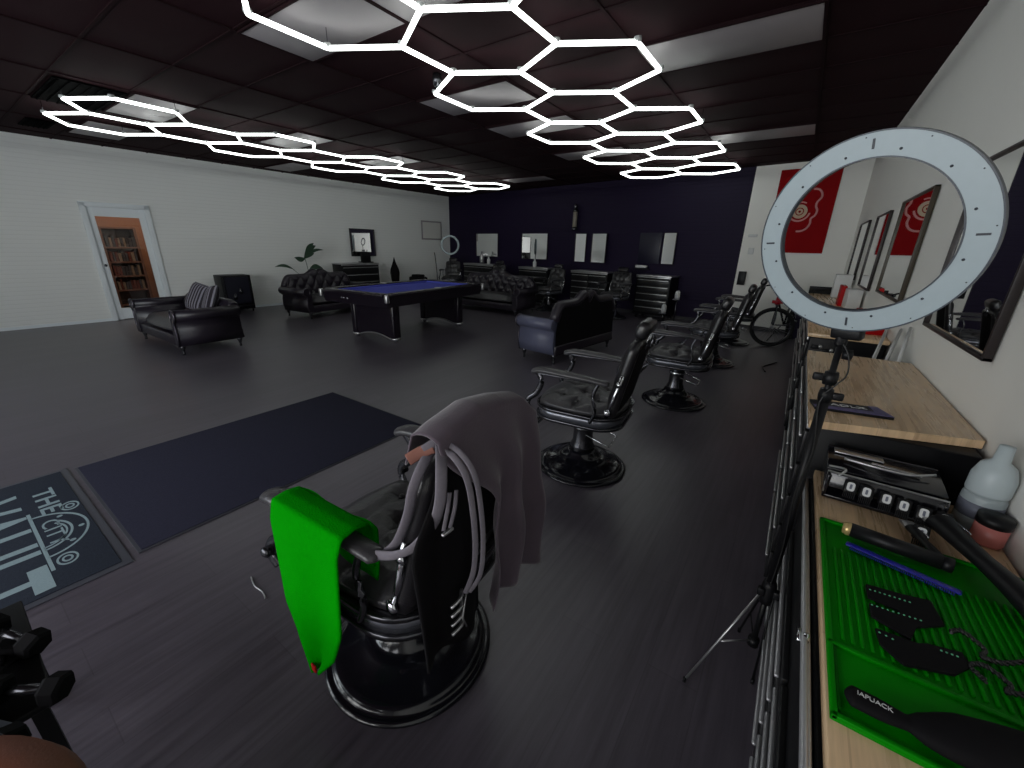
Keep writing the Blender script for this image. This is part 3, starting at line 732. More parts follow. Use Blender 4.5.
for x0, x1, z0, z1, tl, lb in ((-8.73, -7.75, 1.16, 1.84, 0, 'leftmost pale mirror on the navy wall'), (-6.79, -5.85, 1.15, 1.84, 0, 'second mirror on the navy wall, with a dark diagonal reflection'),
                       (-4.95, -4.62, 1.14, 1.83, .0, 'narrow pale blue mirror on the navy wall above the two column chest'), (-4.46, -4.0, 1.14, 1.83, -.165, 'narrow angled mirror with yellow and white reflections above the two column chest'), (-2.63, -2.34, 1.18, 1.84, -.06, 'rightmost narrow mirror on the navy wall with bright reflections')):
    c = (x0 + x1) / 2; off = .03 + abs(tl) * .2
    mirror(x1 - x0, z1 - z0, (c, far_y(c) - off, z0), FAR_ANG, 'frame_dark', lb, fw=.008, tilt=tl, grp='mirrors on the navy wall')
bm = B(); box(bm, (0, -.02, .33), (.52, .03, .66), bev=.004); o = obj('dark_panel', bm, 'ink'); o.location = (-2.93, far_y(-2.93), 1.18); o.rotation_euler = (0, 0, FAR_ANG); tag(o, 'dark blue black panel on the navy wall left of the rightmost mirror', 'panel')
mirror(.80, .72, (left_x(7.37) + .05, 7.37, 1.13), PI / 2 - math.atan(SL), 'frame_dark', 'dark framed mirror on the left wall above the tool chest', fw=.02, tilt=.05)
bm = B(); box(bm, (0, 0, 0), (.018, .86, .57), bev=.004); box(bm, (.012, 0, 0), (.008, .76, .48), mi=1)
o = obj('picture_frame', bm, ['lens', 'wall_plain']); o.location = (left_x(9.97) + .014, 9.97, 1.91); o.rotation_euler = (0, 0, -math.atan(SL)); tag(o, 'white framed blank panel high on the left wall near the navy corner', 'picture')
# monitor stand below the dark mirror on the chest
bm = B(); box(bm, (0, 0, .012), (.24, .32, .024), bev=.005); box(bm, (0, 0, .15), (.05, .30, .26), bev=.008); o = obj('display_box', bm, 'black'); o.location = (left_x(7.2) + .25, 7.28, .972); tag(o, 'black upright box on the tool chest beneath the left wall mirror', 'box')

# ------------------------------------------------------------------ poster and small wall items
pc = -.205; pw = .895
po = thing('wall_poster', 'red poster with a cream round emblem on the white strip of the far wall', 'poster', (pc, far_y(pc) - .012, 1.485), FAR_ANG)
bm = B(); box(bm, (0, 0, .70), (pw, .012, 1.40)); obj('poster_sheet', bm, 'red', po)
PM = T(0, -.0075, 0) @ R(PI / 2, 'X')
bm = B()
def ring2(cx, cy, r, w, a0=0, a1=360, n=40, mi=0):
    for i in range(n):
        t0 = math.radians(a0 + (a1 - a0) * i / n); t1 = math.radians(a0 + (a1 - a0) * (i + 1) / n)
        prism(bm, [(cx + r * math.cos(t0), cy + r * math.sin(t0)), (cx + r * math.cos(t1), cy + r * math.sin(t1)), (cx + (r - w) * math.cos(t1), cy + (r - w) * math.sin(t1)), (cx + (r - w) * math.cos(t0), cy + (r - w) * math.sin(t0))], -.001, .001, mx=PM, mi=mi)
ring2(-.03, .70, .115, .05); ring2(-.03, .70, .05, .03); ring2(-.03, .70, .17, .028, 195, 350, 30, 1); ring2(-.03, .70, .165, .02, 60, 120, 14, 1)
obj('round_emblem', bm, ['cream', 'pink'], po)
bm = B(); pth = smooth_path([(.10, 1.06), (.18, 1.05), (.235, .99), (.245, .92), (.20, .85), (.195, .78), (.225, .71), (.21, .63), (.16, .58), (.165, .50), (.13, .42), (.06, .375), (-.02, .37)] and [(x, y, 0) for x, y in [(.10, 1.06), (.18, 1.05), (.235, .99), (.245, .92), (.20, .85), (.195, .78), (.225, .71), (.21, .63), (.16, .58), (.165, .50), (.13, .42), (.06, .375), (-.02, .37)]], 5)
tube(bm, [(p.x, -.0075, p.y) for p in pth], .016, 8, flat=1, up=(0, 1, 0)); 
for v in bm.verts: v.co.y = -.0075 + (v.co.y + .0075) * .1
obj('wavy_line', bm, 'pink', po)
def wallbox(name, c_x, z, w, h, d, m, lb, cat, bev=.005, off=0.0):
    bm = B(); box(bm, (0, -d / 2, 0), (w, d, h), bev=bev); o = obj(name, bm, m); o.location = (c_x, far_y(c_x) - off, z); o.rotation_euler = (0, 0, FAR_ANG); return tag(o, lb, cat)
wallbox('thermostat', -.90, 1.78, .16, .05, .02, 'white', 'flat white sensor on the white strip beside the navy wall, uppermost', 'sensor')
wallbox('light_switch', -.88, 1.50, .10, .12, .012, 'white', 'white switch plate on the white strip beside the navy wall', 'switch')
wallbox('fire_alarm_box', -.94, .985, .13, .26, .07, 'black', 'black box mounted low on the white strip beside the navy wall', 'box')
bp_ = thing('barber_pole', 'pale slender barber pole fixed high on the navy wall', 'barber pole', (-4.97, far_y(-4.97) - .12, 1.88), FAR_ANG)
bm = B(); lathe(bm, [(0, .02), (.05, .02), (.075, .05), (.06, .08), (.055, .10), (0, .10)], 20); box(bm, (0, .07, .06), (.04, .12, .04)); obj('lower_cap', bm, 'metal_dark', bp_)
bm = B(); lathe(bm, [(0, .10), (.052, .10), (.052, .46), (0, .46)], 20); obj('cylinder', bm, mat('aged_ivory', (.30, .27, .22), .35), bp_)
bm = B(); lathe(bm, [(0, .46), (.06, .46), (.07, .49), (.05, .52), (.028, .54), (.045, .58), (.04, .62), (0, .65)], 20); box(bm, (0, .07, .49), (.04, .12, .04)); obj('upper_cap', bm, 'metal_dark', bp_)

# ------------------------------------------------------------------ sofas
def sofa(L, D, label, loc, rz, side_mat='sofa', frontm='sofa', tuft_rows=3, low=0.0):
    t = thing('chesterfield_sofa', label, 'sofa', loc, rz)
    hl, hd = L / 2, D / 2
    bm = B(); box(bm, (0, .01, .19), (L - .08, D - .06, .14), bev=.02); obj('base_frame', bm, 'sofa', t)
    bm = B(); dome_pad(bm, hl - .13, hd - .10, .30, .425, 30, 12, e=6); 
    for v in bm.verts: v.co.y -= .05; v.co.z += .02
    obj('seat_cushion', bm, 'leather_soft', t)
    def top(u):
        a = abs(2 * u - 1); k = 1 if not low else .2; z = .80 - low - .20 * k * max(0, (a - .82) / .18) ** 2 + k * .10 * math.exp(-((a - .11) / .16) ** 2) - k * .05 * math.exp(-(a / .05) ** 2)
        return z
    nx = max(7, int(L / .115))
    def bf(u, v):
        x = (2 * u - 1) * (hl - .06); z = .36 + (top(u) - .36) * v
        gx = u * nx; gz = v * tuft_rows
        s = abs(math.sin(PI * (gx + gz) * .5) * math.sin(PI * (gx - gz) * .5)) ** .6
        y = hd - .20 + .05 * v - .055 * s * (1 - v ** 8)
        return (x, y, z)
    bm = B(); surf(bm, bf, nx * 9, tuft_rows * 9)
    surf(bm, lambda u, v: ((2 * u - 1) * (hl - .04), hd - .02 - .02 * math.sin(PI * v), .13 + (top(u) - .15) * v), 40, 6, mi=1)
    tp_ = [((2 * i / 60 - 1) * (hl - .05), hd - .085, top(i / 60) - .02) for i in range(61)]
    tube(bm, tp_, .062, 12, up=(0, 1, 0), flat=1.15)
    br = obj('backrest', bm, ['sofa', 'black_matte'], t)
    for s in (-1, 1):
        bm = B(); prof = []
        cx, cz, r = hl - .035, .535, .075
        for i in range(17):
            a = math.radians(215 - 17.5 * i * 1.0); prof.append((cx + .02 + r * math.cos(a), cz + r * math.sin(a)))
        prof += [(hl - .02, .44), (hl - .005, .36), (hl + .0, .25), (hl - .03, .13), (hl - .13, .13), (hl - .13, .48)]
        mx = Matrix(((s, 0, 0, 0), (0, 0, 1, 0), (0, 1, 0, 0), (0, 0, 0, 1)))
        prism(bm, prof, -hd + .03, hd - .05, mx=mx, smooth=True); bmesh.ops.recalc_face_normals(bm, faces=bm.faces[:])
        a = obj('arm', bm, side_mat, t)
        bm = B(); tube(bm, [(s * p[0], -hd + .03, p[1]) for p in prof[:-1]], .012, 8, up=(0, 1, 0)); obj('arm_trim', bm, 'stud', a)
    for sx in (-1, 1):
        for sy in (-1, 1):
            bm = B(); lathe(bm, [(0, 0), (.014, 0), (.018, .02), (.014, .04), (.022, .07), (.032, .10), (.035, .135), (0, .135)], 14, mx=T(sx * (hl - .08), sy * (hd - .08), 0)); obj('leg', bm, 'metal_dark', t)
    return t
sofa(1.70, .86, 'black loveseat with striped pillows in front of the glass door', (-7.42, 2.17, 0), 0, low=.16)
sofa(1.72, .86, 'black tufted sofa standing along the left wall behind the pool table', (-8.42, 5.12, 0), PI / 2 + .12)
sofa(2.15, .84, 'black diamond tufted sofa beyond the far end of the pool table', (-6.05, 7.83, 0), -.03)
sofa(1.58, .68, 'black camel back sofa with slate arm, seen from behind', (-2.66, 5.36, 0), -PI / 2 - .13, side_mat='sofa_grey')
# pillows
for i, (x, y, z, rx, rz, lb) in enumerate(((-7.50, 2.30, .465, -.45, .15, 'striped pillow leaning on the loveseat back, left one'), (-7.0, 2.30, .465, -.4, -.15, 'striped pillow leaning on the loveseat by its right arm'))):
    bm = B()
    surf(bm, lambda u, v: (.21 * (2 * u - 1), -.075 * max(0, (1 - (2 * u - 1) ** 4) * (1 - (2 * v - 1) ** 4)) ** .5, .21 * (2 * v - 1) + .21), 16, 16)
    surf(bm, lambda u, v: (.21 * (2 * u - 1), .075 * max(0, (1 - (2 * u - 1) ** 4) * (1 - (2 * v - 1) ** 4)) ** .5, .21 * (2 * v - 1) + .21), 16, 16)
    bmesh.ops.remove_doubles(bm, verts=bm.verts[:], dist=.001)
    o = obj('throw_pillow', bm, 'stripe'); o.location = (x, y, z); o.rotation_euler = (rx, .15 - .3 * i, rz); tag(o, lb, 'pillow', 'striped pillows on the loveseat')

# ------------------------------------------------------------------ pool table
pt = thing('pool_table', 'black pool table with blue cloth standing in the middle of the room', 'pool table', (-5.62, 4.94, 0), math.radians(5.5))
W2, L2 = .735, 1.26
bm = B()
for s in (-1, 1):
    box(bm, (s * (W2 - .07), 0, .775), (.14, 2 * L2 - .20, .05), bev=.012); box(bm, (0, s * (L2 - .07), .775), (2 * W2 - .20, .14, .05), bev=.012)
obj('rail', bm, 'pool', pt)
bm = B()
for s in (-1, 1):
    box(bm, (s * (W2 - .155), 0, .765), (.05, 2 * L2 - .36, .035), bev=.01); box(bm, (0, s * (L2 - .155), .765), (2 * W2 - .36, .05, .035), bev=.01)
obj('cushion', bm, 'felt', pt)
bm = B(); box(bm, (0, 0, .745), (2 * W2 - .2, 2 * L2 - .2, .02)); obj('playing_cloth', bm, 'felt', pt)
bm = B()
a = [(-W2, -L2), (W2, -L2), (W2, L2), (-W2, L2)]; t_ = bmesh.new()
hi = [t_.verts.new((x * .985, y * .99, .75)) for x, y in a]; lo = [t_.verts.new((x * .93, y * .955, .60)) for x, y in a]
for i in range(4): t_.faces.new((lo[i], lo[(i + 1) % 4], hi[(i + 1) % 4], hi[i]))
t_.faces.new(lo[::-1]); t_.faces.new(hi); merge(bm, t_); obj('apron', bm, 'pool', pt)
for x, y in a:
    bm = B(); sx, sy = (1 if x > 0 else -1), (1 if y > 0 else -1)
    box(bm, (sx * (W2 - .018), sy * (L2 - .018), .735), (.062, .062, .125), bev=.02, seg=3); obj('corner_casting', bm, 'steel', pt)
for s in (-1, 1):
    bm = B(); lathe(bm, [(.03, .0), (.055, .0), (.058, .012), (.03, .012)], 20, mx=T(s * (W2 - .10), 0, .795)); obj('side_pocket', bm, 'steel', pt)
for s in (-1, 1):
    yy = s * .84
    bm = B(); n = 20
    pts = [(-.42, .60), (.42, .60), (.42, .03)] + [(.42 - .84 * i / n, .03 + .085 * math.sin(PI * i / n)) for i in range(1, n)] + [(-.42, .03)]
    prism(bm, pts, -.05, .05, mx=T(0, yy, 0) @ R(PI / 2, 'X')); pn = obj('pedestal_panel', bm, 'pool', pt)
    bm = B(); tube(bm, [(.42 - .84 * i / n, yy - .052, .028 + .085 * math.sin(PI * i / n)) for i in range(n + 1)], .010, 6, up=(0, 1, 0)); obj('arch_trim', bm, 'steel', pn)
    for q in (-1, 1):
        bm = B(); box(bm, (q * .43, yy, .33), (.10, .15, .55), bev=.02); lg = obj('leg', bm, 'pool', pt)
        bm = B(); lathe(bm, [(0, 0), (.03, 0), (.05, .02), (.085, .045), (.085, .065), (0, .065)], 18, mx=T(q * .43, yy, 0)); obj('foot', bm, 'steel', lg)
bm = B(); box(bm, (-.23, -L2 * .975 - .004, .685), (.08, .012, .022), bev=.004); obj('maker_plate', bm, 'chrome', pt); bm = B(); lathe(bm, [(0, 0), (.018, .0), (.018, .006), (0, .006)], 16, mx=T(-.12, -L2 * .975 - .006, .685) @ R(PI / 2, 'X')); obj('maker_plate', bm, 'chrome', pt)

# ------------------------------------------------------------------ speaker / monitor tower by the left wall
sp = thing('arcade_cabinet', 'small black cabinet with glass front standing against the left wall', 'cabinet', (-10.05, 3.90, 0), PI / 2 - .05)
bm = B(); box(bm, (0, 0, .42), (.56, .42, .72), bev=.01); obj('body', bm, 'chest', sp)
bm = B(); box(bm, (0, -.215, .47), (.44, .012, .55)); fr = obj('glass_front', bm, 'skyline', sp)
bm = B()
for s in (-1, 1): box(bm, (s * .25, -.22, .45), (.03, .02, .64)); box(bm, (0, -.22, .45 + s * .31), (.5, .02, .03))
obj('front_frame', bm, 'metal_dark', sp)
for s in (-1, 1):
    for q in (-1, 1):
        bm = B(); cyl(bm, (s * .24, q * .16, 0), (s * .24, q * .16, .07), .015); obj('leg', bm, 'black', sp)
for k, z in enumerate((.33, .45)):
    bm = B(); lathe(bm, [(0, 0), (.03, 0), (.03, .07), (.012, .1), (.012, .13), (0, .13)], 12, mx=T(-.08 + .12 * k, -.228, z - .05)); obj('display_knob', bm, 'metal_dark', sp)

# ------------------------------------------------------------------ plant
pl = thing('potted_plant', 'tall potted plant with large dark leaves by the left wall behind the sofa', 'plant', (-9.85, 5.55, 0))
bm = B(); lathe(bm, [(0, 0), (.12, 0), (.15, .30), (.16, .32), (.14, .32), (.13, .28), (0, .28)], 24); obj('pot', bm, 'pot', pl)
bm = B(); lathe(bm, [(0, .285), (.13, .285), (.13, .29), (0, .295)], 20); obj('soil', bm, 'soil', pl)
bm = B(); tube(bm, smooth_path([(0, 0, .28), (.03, -.05, .7), (.02, -.08, 1.0), (-.02, -.09, 1.14)]), .007, 6); tube(bm, smooth_path([(0, 0, .28), (0, -.2, .65), (0, -.42, .87)]), .005, 6); tube(bm, smooth_path([(0, 0, .28), (0, .0, .6), (0, -.04, .82)]), .005, 6); obj('stem', bm, 'leaf', pl)
def leaf_(p0, p1, w, sag):
    bm = B(); p0 = Vector(p0); p1 = Vector(p1); d = p1 - p0; s = d.cross(Vector((.9, .1, .25))).normalized()
    surf(bm, lambda u, v: p0 + d * u + s * (w * math.sin(PI * min(1, u * .96 + .02)) * (2 * v - 1)) + Vector((.1 * w * (2 * v - 1) ** 2, 0, sag * math.sin(PI * u))), 12, 6, thick=.003); obj('leaf', bm, 'leaf', pl)
leaf_((-.02, -.10, 1.12), (0, .22, 1.40), .065, .06); leaf_((-.02, -.08, 1.10), (.02, .40, 1.30), .035, .08); leaf_((0, -.08, 1.10), (.0, -.34, 1.13), .06, -.03)
leaf_((0, -.10, 1.10), (.02, .14, 1.22), .07, .05); leaf_((0, -.38, .85), (0, -.82, .93), .035, .06); leaf_((0, -.05, .80), (0, .34, .86), .06, .08); leaf_((0, -.08, 1.2), (.03, .16, 1.46), .05, .03)

# ------------------------------------------------------------------ things beyond the pool table
bm = B(); lathe(bm, [(0, 0), (.12, 0), (.11, .03), (.09, .12), (.11, .45), (.135, .68), (.12, .78), (.07, .90), (.035, 1.0), (.012, 1.09), (0, 1.12)], 20)
o = obj('floor_statue', bm, 'black_matte'); o.location = (-9.75, 8.05, 0); tag(o, 'black pointed bottle shaped statue on the floor before the left wall', 'statue')
bm = B(); box(bm, (0, 0, .3), (.42, .36, .6), bev=.04); box(bm, (0, 0, .62), (.30, .26, .08), bev=.03); o = obj('ottoman', bm, 'black_matte'); o.location = (-9.05, 8.3, 0); tag(o, 'low black ottoman just showing above the far rail of the pool table', 'ottoman')
bm = B(); lathe(bm, [(0, 0), (.14, 0), (.13, .02), (.02, .03), (0, .03)], 20); tube(bm, smooth_path([(0, 0, .02), (0, 0, .6), (-.04, .0, 1.05), (-.08, 0, 1.27)]), .014, 8); o = obj('cue_stand', bm, 'metal_black'); o.location = (-8.6, 8.62, 0); tag(o, 'thin black bent pole on a round foot before the left wall', 'pole')
r2 = thing('ring_light', 'small distant ring light on a black stand in the corner by the navy wall', 'ring light', (-8.05, 8.6, 0))
bm = B(); tube(bm, [(.23 * math.cos(a_) * .8, .23 * math.cos(a_) * .6, 1.48 + .23 * math.sin(a_)) for a_ in [2 * PI * i / 40 for i in range(40)]], .028, 10, closed=True, up=(0, 1, 0)); obj('ring', bm, 'ring', r2)
bm = B(); cyl(bm, (0, 0, .25), (0, 0, 1.25), .012); 
obj('pole', bm, 'black', r2)
for k in range(3):
    a_ = 2 * PI * k / 3; bm = B(); cyl(bm, (0, 0, .45), (.2 * math.cos(a_), .2 * math.sin(a_), .01), .009, 8); obj('leg', bm, 'black', r2)
# bottles on the far chests
for i, (x, z0, h, m, lb) in enumerate(((-7.95, .95, .22, 'white', 'white spray bottle on the chest under the leftmost mirror'), (-6.12, .95, .22, 'white', 'white bottle on the chest under the second mirror'),
                               (-8.25, .95, .36, 'steel', 'steel tool holder on the chest under the leftmost mirror'))):
    bm = B(); r = .05 if i < 2 else .07
    lathe(bm, [(0, 0), (r, 0), (r, h * .6), (r * .5, h * .75), (r * .4, h), (0, h)], 14)
    if i == 2: box(bm, (.1, 0, .28), (.2, .04, .03))
    o = obj('spray_bottle' if i < 2 else 'tool_holder', bm, m); o.location = (x, far_y(x) - .28, z0); tag(o, lb, 'bottle' if i < 2 else 'tool holder')
bm = B(); box(bm, (0, 0, .03), (.26, .12, .06), bev=.02); o = obj('paper_roll', bm, 'white'); o.location = (-3.05, far_y(-3.05) - .12, 1.08); 
bm2 = B(); box(bm2, (0, .03, -.02), (.34, .16, .02)); obj('shelf_bracket', bm2, 'chest', o); tag(o, 'small white tissue pack on a tiny shelf at the lower left of the rightmost mirror', 'tissue pack')
for k, (x, z) in enumerate(((-2.06, .50), (-2.28, .20))):
    bm = B(); lathe(bm, [(0, 0), (.05, 0), (.055, .05), (.05, .14), (.03, .17), (0, .17)], 14); box(bm, (0, .0, -.01), (.14, .14, .02), mi=1)
    cyl(bm, (0, 0, -z + .0), (0, 0, -.01), .012, 8, mi=1); lathe(bm, [(0, -z), (.1, -z), (.1, -z + .012), (0, -z + .012)], 16, mi=1)
    o = obj('sanitizer_stand', bm, ['white', 'metal_dark']); o.location = (x, far_y(x) - .42 - .12 * k, z); tag(o, 'white canister on a %s stand right of the rightmost tool chest' % ('tall dark', 'short dark')[k], 'canister')

# ------------------------------------------------------------------ bicycle (front towards the camera, wheel turned)
bk = thing('bicycle', 'black bicycle with red head tube parked by the white far wall', 'bicycle', (-.21, 7.85, 0))
def wheel(c, ax, name):
    bm = B(); r = .298; n = 40; A = Vector(ax); U = Vector((0, 0, 1)); c = Vector(c)
    tube(bm, [c + A * r * math.cos(2 * PI * i / n) + U * r * math.sin(2 * PI * i / n) for i in range(n)], .024, 10, closed=True, up=A.cross(U)); w = obj(name, bm, 'tire', bk)
    bm = B(); tube(bm, [c + A * (r - .03) * math.cos(2 * PI * i / n) + U * (r - .03) * math.sin(2 * PI * i / n) for i in range(n)], .011, 8, closed=True, up=A.cross(U)); obj('rim', bm, 'metal_dark', w)
    bm = B()
    for i in range(20):
        a_ = 2 * PI * i / 20; cyl(bm, c, c + A * (r - .03) * math.cos(a_) + U * (r - .03) * math.sin(a_), .0015, 5)
    tube(bm, [c - A.cross(U) * .05, c + A.cross(U) * .05], .02, 10); obj('spokes', bm, 'steel', w)
wheel((0, 0, .322), (.97, .24, 0), 'front_wheel'); wheel((.28, .95, .322), (.25, .97, 0), 'rear_wheel')
bm = B(); hd_ = Vector((.01, .05, .74)); bb = Vector((.15, .55, .30)); st = Vector((.19, .66, .78)); rw_ = Vector((.28, .95, .36))
for a_, b_ in ((hd_, bb), (hd_ + Vector((0, 0, .05)), st), (bb, st), (bb, rw_), (st - Vector((0, 0, .08)), rw_)): cyl(bm, a_, b_, .016, 10)
obj('frame', bm, 'metal_black', bk)
bm = B(); cyl(bm, (.0, .0, .69), (.01, .05, .82), .036, 12); cyl(bm, (-.075, -.01, .73), (.075, .0, .73), .026, 12); obj('head_tube', bm, 'bike_red', bk)
bm = B(); 
for s in (-1, 1): tube(bm, smooth_path([(.02 * s, .03, .74), (-.04 * s * .24 + .01, .05 * s, .55), (-.012 * s, .055 * s, .36)]), .013, 8)
obj('fork', bm, 'metal_dark', bk)
bm = B(); tube(bm, smooth_path([(-.26, .12, .94), (-.15, .08, .98), (0, .06, .92), (.16, .05, .98), (.27, .06, .94)]), .012, 8); cyl(bm, (.01, .06, .84), (.01, .06, .94), .013); obj('handlebar', bm, 'metal_black', bk)
bm = B(); box(bm, (.20, .68, .90), (.12, .24, .05), bev=.02); cyl(bm, st, (.20, .68, .90), .012); obj('saddle', bm, 'leather', bk)
bm = B(); cyl(bm, (.02, .58, .28), (.26, .50, .30), .012); box(bm, (.0, .60, .22), (.09, .07, .02)); box(bm, (.28, .48, .38), (.09, .07, .02)); lathe(bm, [(0, 0), (.09, 0), (.09, .006), (0, .006)], 24, mx=T(.19, .53, .30) @ R(PI / 2, 'Y')); obj('crankset', bm, 'metal_dark', bk)
bm = B(); cyl(bm, (.12, .50, .30), (-.04, .42, .01), .008); obj('kickstand', bm, 'metal_dark', bk)
bm = B(); tube(bm, smooth_path([(-.12, 6.05, .008), (-.16, 6.3, .008), (-.08, 6.55, .008), (-.02, 6.7, .008)]), .008, 6); tag(obj('floor_cable', bm, 'cord'), 'dark cable lying on the floor before the bicycle', 'cable')
bm = B(); box(bm, (0, 0, .30), (.22, .26, .60), bev=.015); box(bm, (0, 0, .61), (.24, .28, .03), bev=.01)
o = obj('waste_bin', bm, mat('purple_bin', (.03, .022, .06), .5)); o.location = (.10, 9.0, 0); tag(o, 'dark purple bin beside the drawer chests near the bicycle', 'bin')

# ------------------------------------------------------------------ big ring light
RC = Vector((.10133, 1.33458, 1.53283))
RX = Vector((.91409, -.40262, .04835)); RN = Vector((.38834, .90347, .18145)); RZ = Vector((-.11674, -.14709, .98221))
ring = thing('ring_light', 'large pale ring light on a black tripod in front of the right counters', 'ring light', (.128, 1.385, 0))
RM = T(-.128, -1.385, 0) @ Matrix(((RX.x, RN.x, RZ.x, RC.x), (RX.y, RN.y, RZ.y, RC.y), (RX.z, RN.z, RZ.z, RC.z), (0, 0, 0, 1)))
ro, ri = .23, .1747
def annulus(bm, r0, r1, y0, y1, n=96, mi=0, mx=None):
    t = bmesh.new(); R4 = []
    for r, y in ((r0, y0), (r1, y0), (r1, y1), (r0, y1)): R4.append([t.verts.new((r * math.cos(2 * PI * i / n), y, r * math.sin(2 * PI * i / n))) for i in range(n)])
    for k in range(4):
        for i in range(n): t.faces.new((R4[k][i], R4[k][(i + 1) % n], R4[(k + 1) % 4][(i + 1) % n], R4[(k + 1) % 4][i])).smooth = False
    bmesh.ops.recalc_face_normals(t, faces=t.faces[:]); merge(bm, t, mx, mi)
bm = B(); annulus(bm, ri + .003, ro - .003, -.004, .010, mx=RM); obj('diffuser', bm, 'ring', ring)
bm = B(); annulus(bm, ri, ro, .0095, .013, mx=RM); annulus(bm, ro - .0032, ro, -.005, .012, mx=RM); annulus(bm, ri, ri + .0032, -.005, .012, mx=RM); obj('housing', bm, 'ring_dark', ring)
for k in range(4):
    a_ = PI / 2 * k; bm = B(); box(bm, (0, -.0045, (ri + ro) / 2 + .002), (.0045, .0016, .021), RM @ R(-a_, 'Y')); obj('tick_mark', bm, 'ring_mark', ring)
for k in range(12):
    a_ = math.radians(15 + 30 * k); bm = B(); lathe(bm, [(0, 0), (.0028, 0), (.0028, .001), (0, .001)], 10, mx=RM @ R(-a_, 'Y') @ T(0, -.004, .1915) @ R(PI / 2, 'X')); obj('screw_mark', bm, 'ring_mark', ring)
for k in range(12):
    a_ = math.radians(4 + 30 * k); bm = B(); lathe(bm, [(0, 0), (.0014, 0), (.0014, .001), (0, .001)], 8, mx=RM @ R(-a_, 'Y') @ T(0, -.004, .220) @ R(PI / 2, 'X')); obj('screw_mark', bm, 'ring_mark', ring)
bm = B(); box(bm, (0, .016, -ro - .012), (.07, .03, .03), RM, bev=.006); box(bm, (0, .0, 0), (.026, .026, .05), T(0, .005, 1.285), bev=.006)
lathe(bm, [(0, 0), (.013, 0), (.015, .02), (0, .024)], 14, mx=T(.01, .0, 1.24) @ R(PI / 2, 'Y')); obj('tilt_bracket', bm, 'black', ring)
bm = B(); cyl(bm, (0, 0, .88), (0, 0, 1.275), .008, 14); cyl(bm, (0, 0, .38), (0, 0, 1.12), .0135, 14, mi=0); obj('pole', bm, 'black', ring)
for z in (1.17, 1.12):
    bm = B(); lathe(bm, [(0, -.018), (.016, -.018), (.018, 0), (.016, .018), (0, .018)], 16, mx=T(0, 0, z)); box(bm, (-.026 if z > 1.15 else .026, 0, z), (.030, .012, .022), bev=.005); obj('clamp_knob', bm, 'black', ring)
bm = B(); tube(bm, smooth_path([(.004, -.012, 1.27), (.022, -.02, 1.24), (.03, -.02, 1.19), (.014, -.014, 1.155), (-.010, -.016, 1.10), (.006, -.017, .95), (-.006, -.017, .8), (.004, -.017, .6), (0, -.017, .42)]), .0022, 6); obj('power_cord', bm, 'cord', ring)
bm = B(); lathe(bm, [(0, .36), (.020, .36), (.022, .38), (.022, .43), (.017, .45), (0, .45)], 16); lathe(bm, [(0, .16), (.018, .16), (.018, .19), (0, .19)], 16); cyl(bm, (0, 0, .16), (0, 0, .4), .009)
for a_ in (220, 340, 100):
    d = Vector((math.cos(math.radians(a_)), math.sin(math.radians(a_)), 0)); box(bm, d * .026 + Vector((0, 0, .41)), (.022, .022, .03), bev=.004)
obj('tripod_hub', bm, 'black', ring)
foot = Vector((-.048 - .128, 1.234 - 1.385, .006)); R3 = foot.xy.length; A3 = math.atan2(foot.y, foot.x)
for k, da in enumerate((0, -120, 120)):
    a_ = A3 + math.radians(da); rr = R3 if k == 0 else (.20, .035)[k - 1]
    if k: 
        e = Vector((rr * math.cos(a_), rr * math.sin(a_), .006)); e.x = min(e.x, -.0 + .03)
    else: e = foot
    bm = B(); cyl(bm, (e.normalized() * .02) + Vector((0, 0, .41)), e, .0042, 10); cyl(bm, (0, 0, .18), (e * .55) + Vector((0, 0, .185)), .003, 8); lg = obj('leg', bm, 'steel' if k == 0 else 'black', ring)
    bm = B(); lathe(bm, [(0, -.006), (.006, -.006), (.006, .012), (0, .012)], 10, mx=T(*e)); obj('rubber_foot', bm, 'black', lg)

# ------------------------------------------------------------------ things on the near workstation
TZ = NZ + .0005
tr = thing('tool_tray', 'bright green ribbed silicone tool mat on the nearest wooden top', 'tool mat', (.195, .70, TZ))
TW, TL = .405, .655
bm = B(); box(bm, (TW / 2, TL / 2, .003), (TW, TL, .006), bev=.002)
for x0, x1, y0, y1 in ((0, TW, 0, .01), (0, TW, TL - .01, TL), (0, .01, 0, TL), (TW - .01, TW, 0, TL), (.0, TW, .165, .175)):
    box(bm, ((x0 + x1) / 2, (y0 + y1) / 2, .009), (x1 - x0, y1 - y0, .009), bev=.002)
obj('mat_base', bm, 'green', tr)
bm = B(); 
for k in range(24):
    x = .028 + .0155 * k; box(bm, (x, .355, .008), (.0065, .33, .007), bev=.002)
obj('ribs', bm, 'green', tr)
# small recess divider
bm = B(); box(bm, (.012, .088, .010), (.004, .14, .008)); obj('recess_edge', bm, 'green_dark', tr)

# straight comb, blue
bm = B(); c0 = Vector((.247, 1.245)); c1 = Vector((.455, 1.19)); d = (c1 - c0); ang = math.atan2(d.y, d.x); Lc = d.length
box(bm, (Lc / 2, .004, 0), (Lc, .018, .006), bev=.0025)
for k in range(52): box(bm, (.012 + k * (Lc - .024) / 51, -.011, 0), (.0018, .014, .0025))
o = obj('hair_comb', bm, 'blue'); o.location = (c0.x, c0.y, TZ + .0165); o.rotation_euler = (0, 0, ang); tag(o, 'long blue comb lying diagonally on the green mat', 'comb')
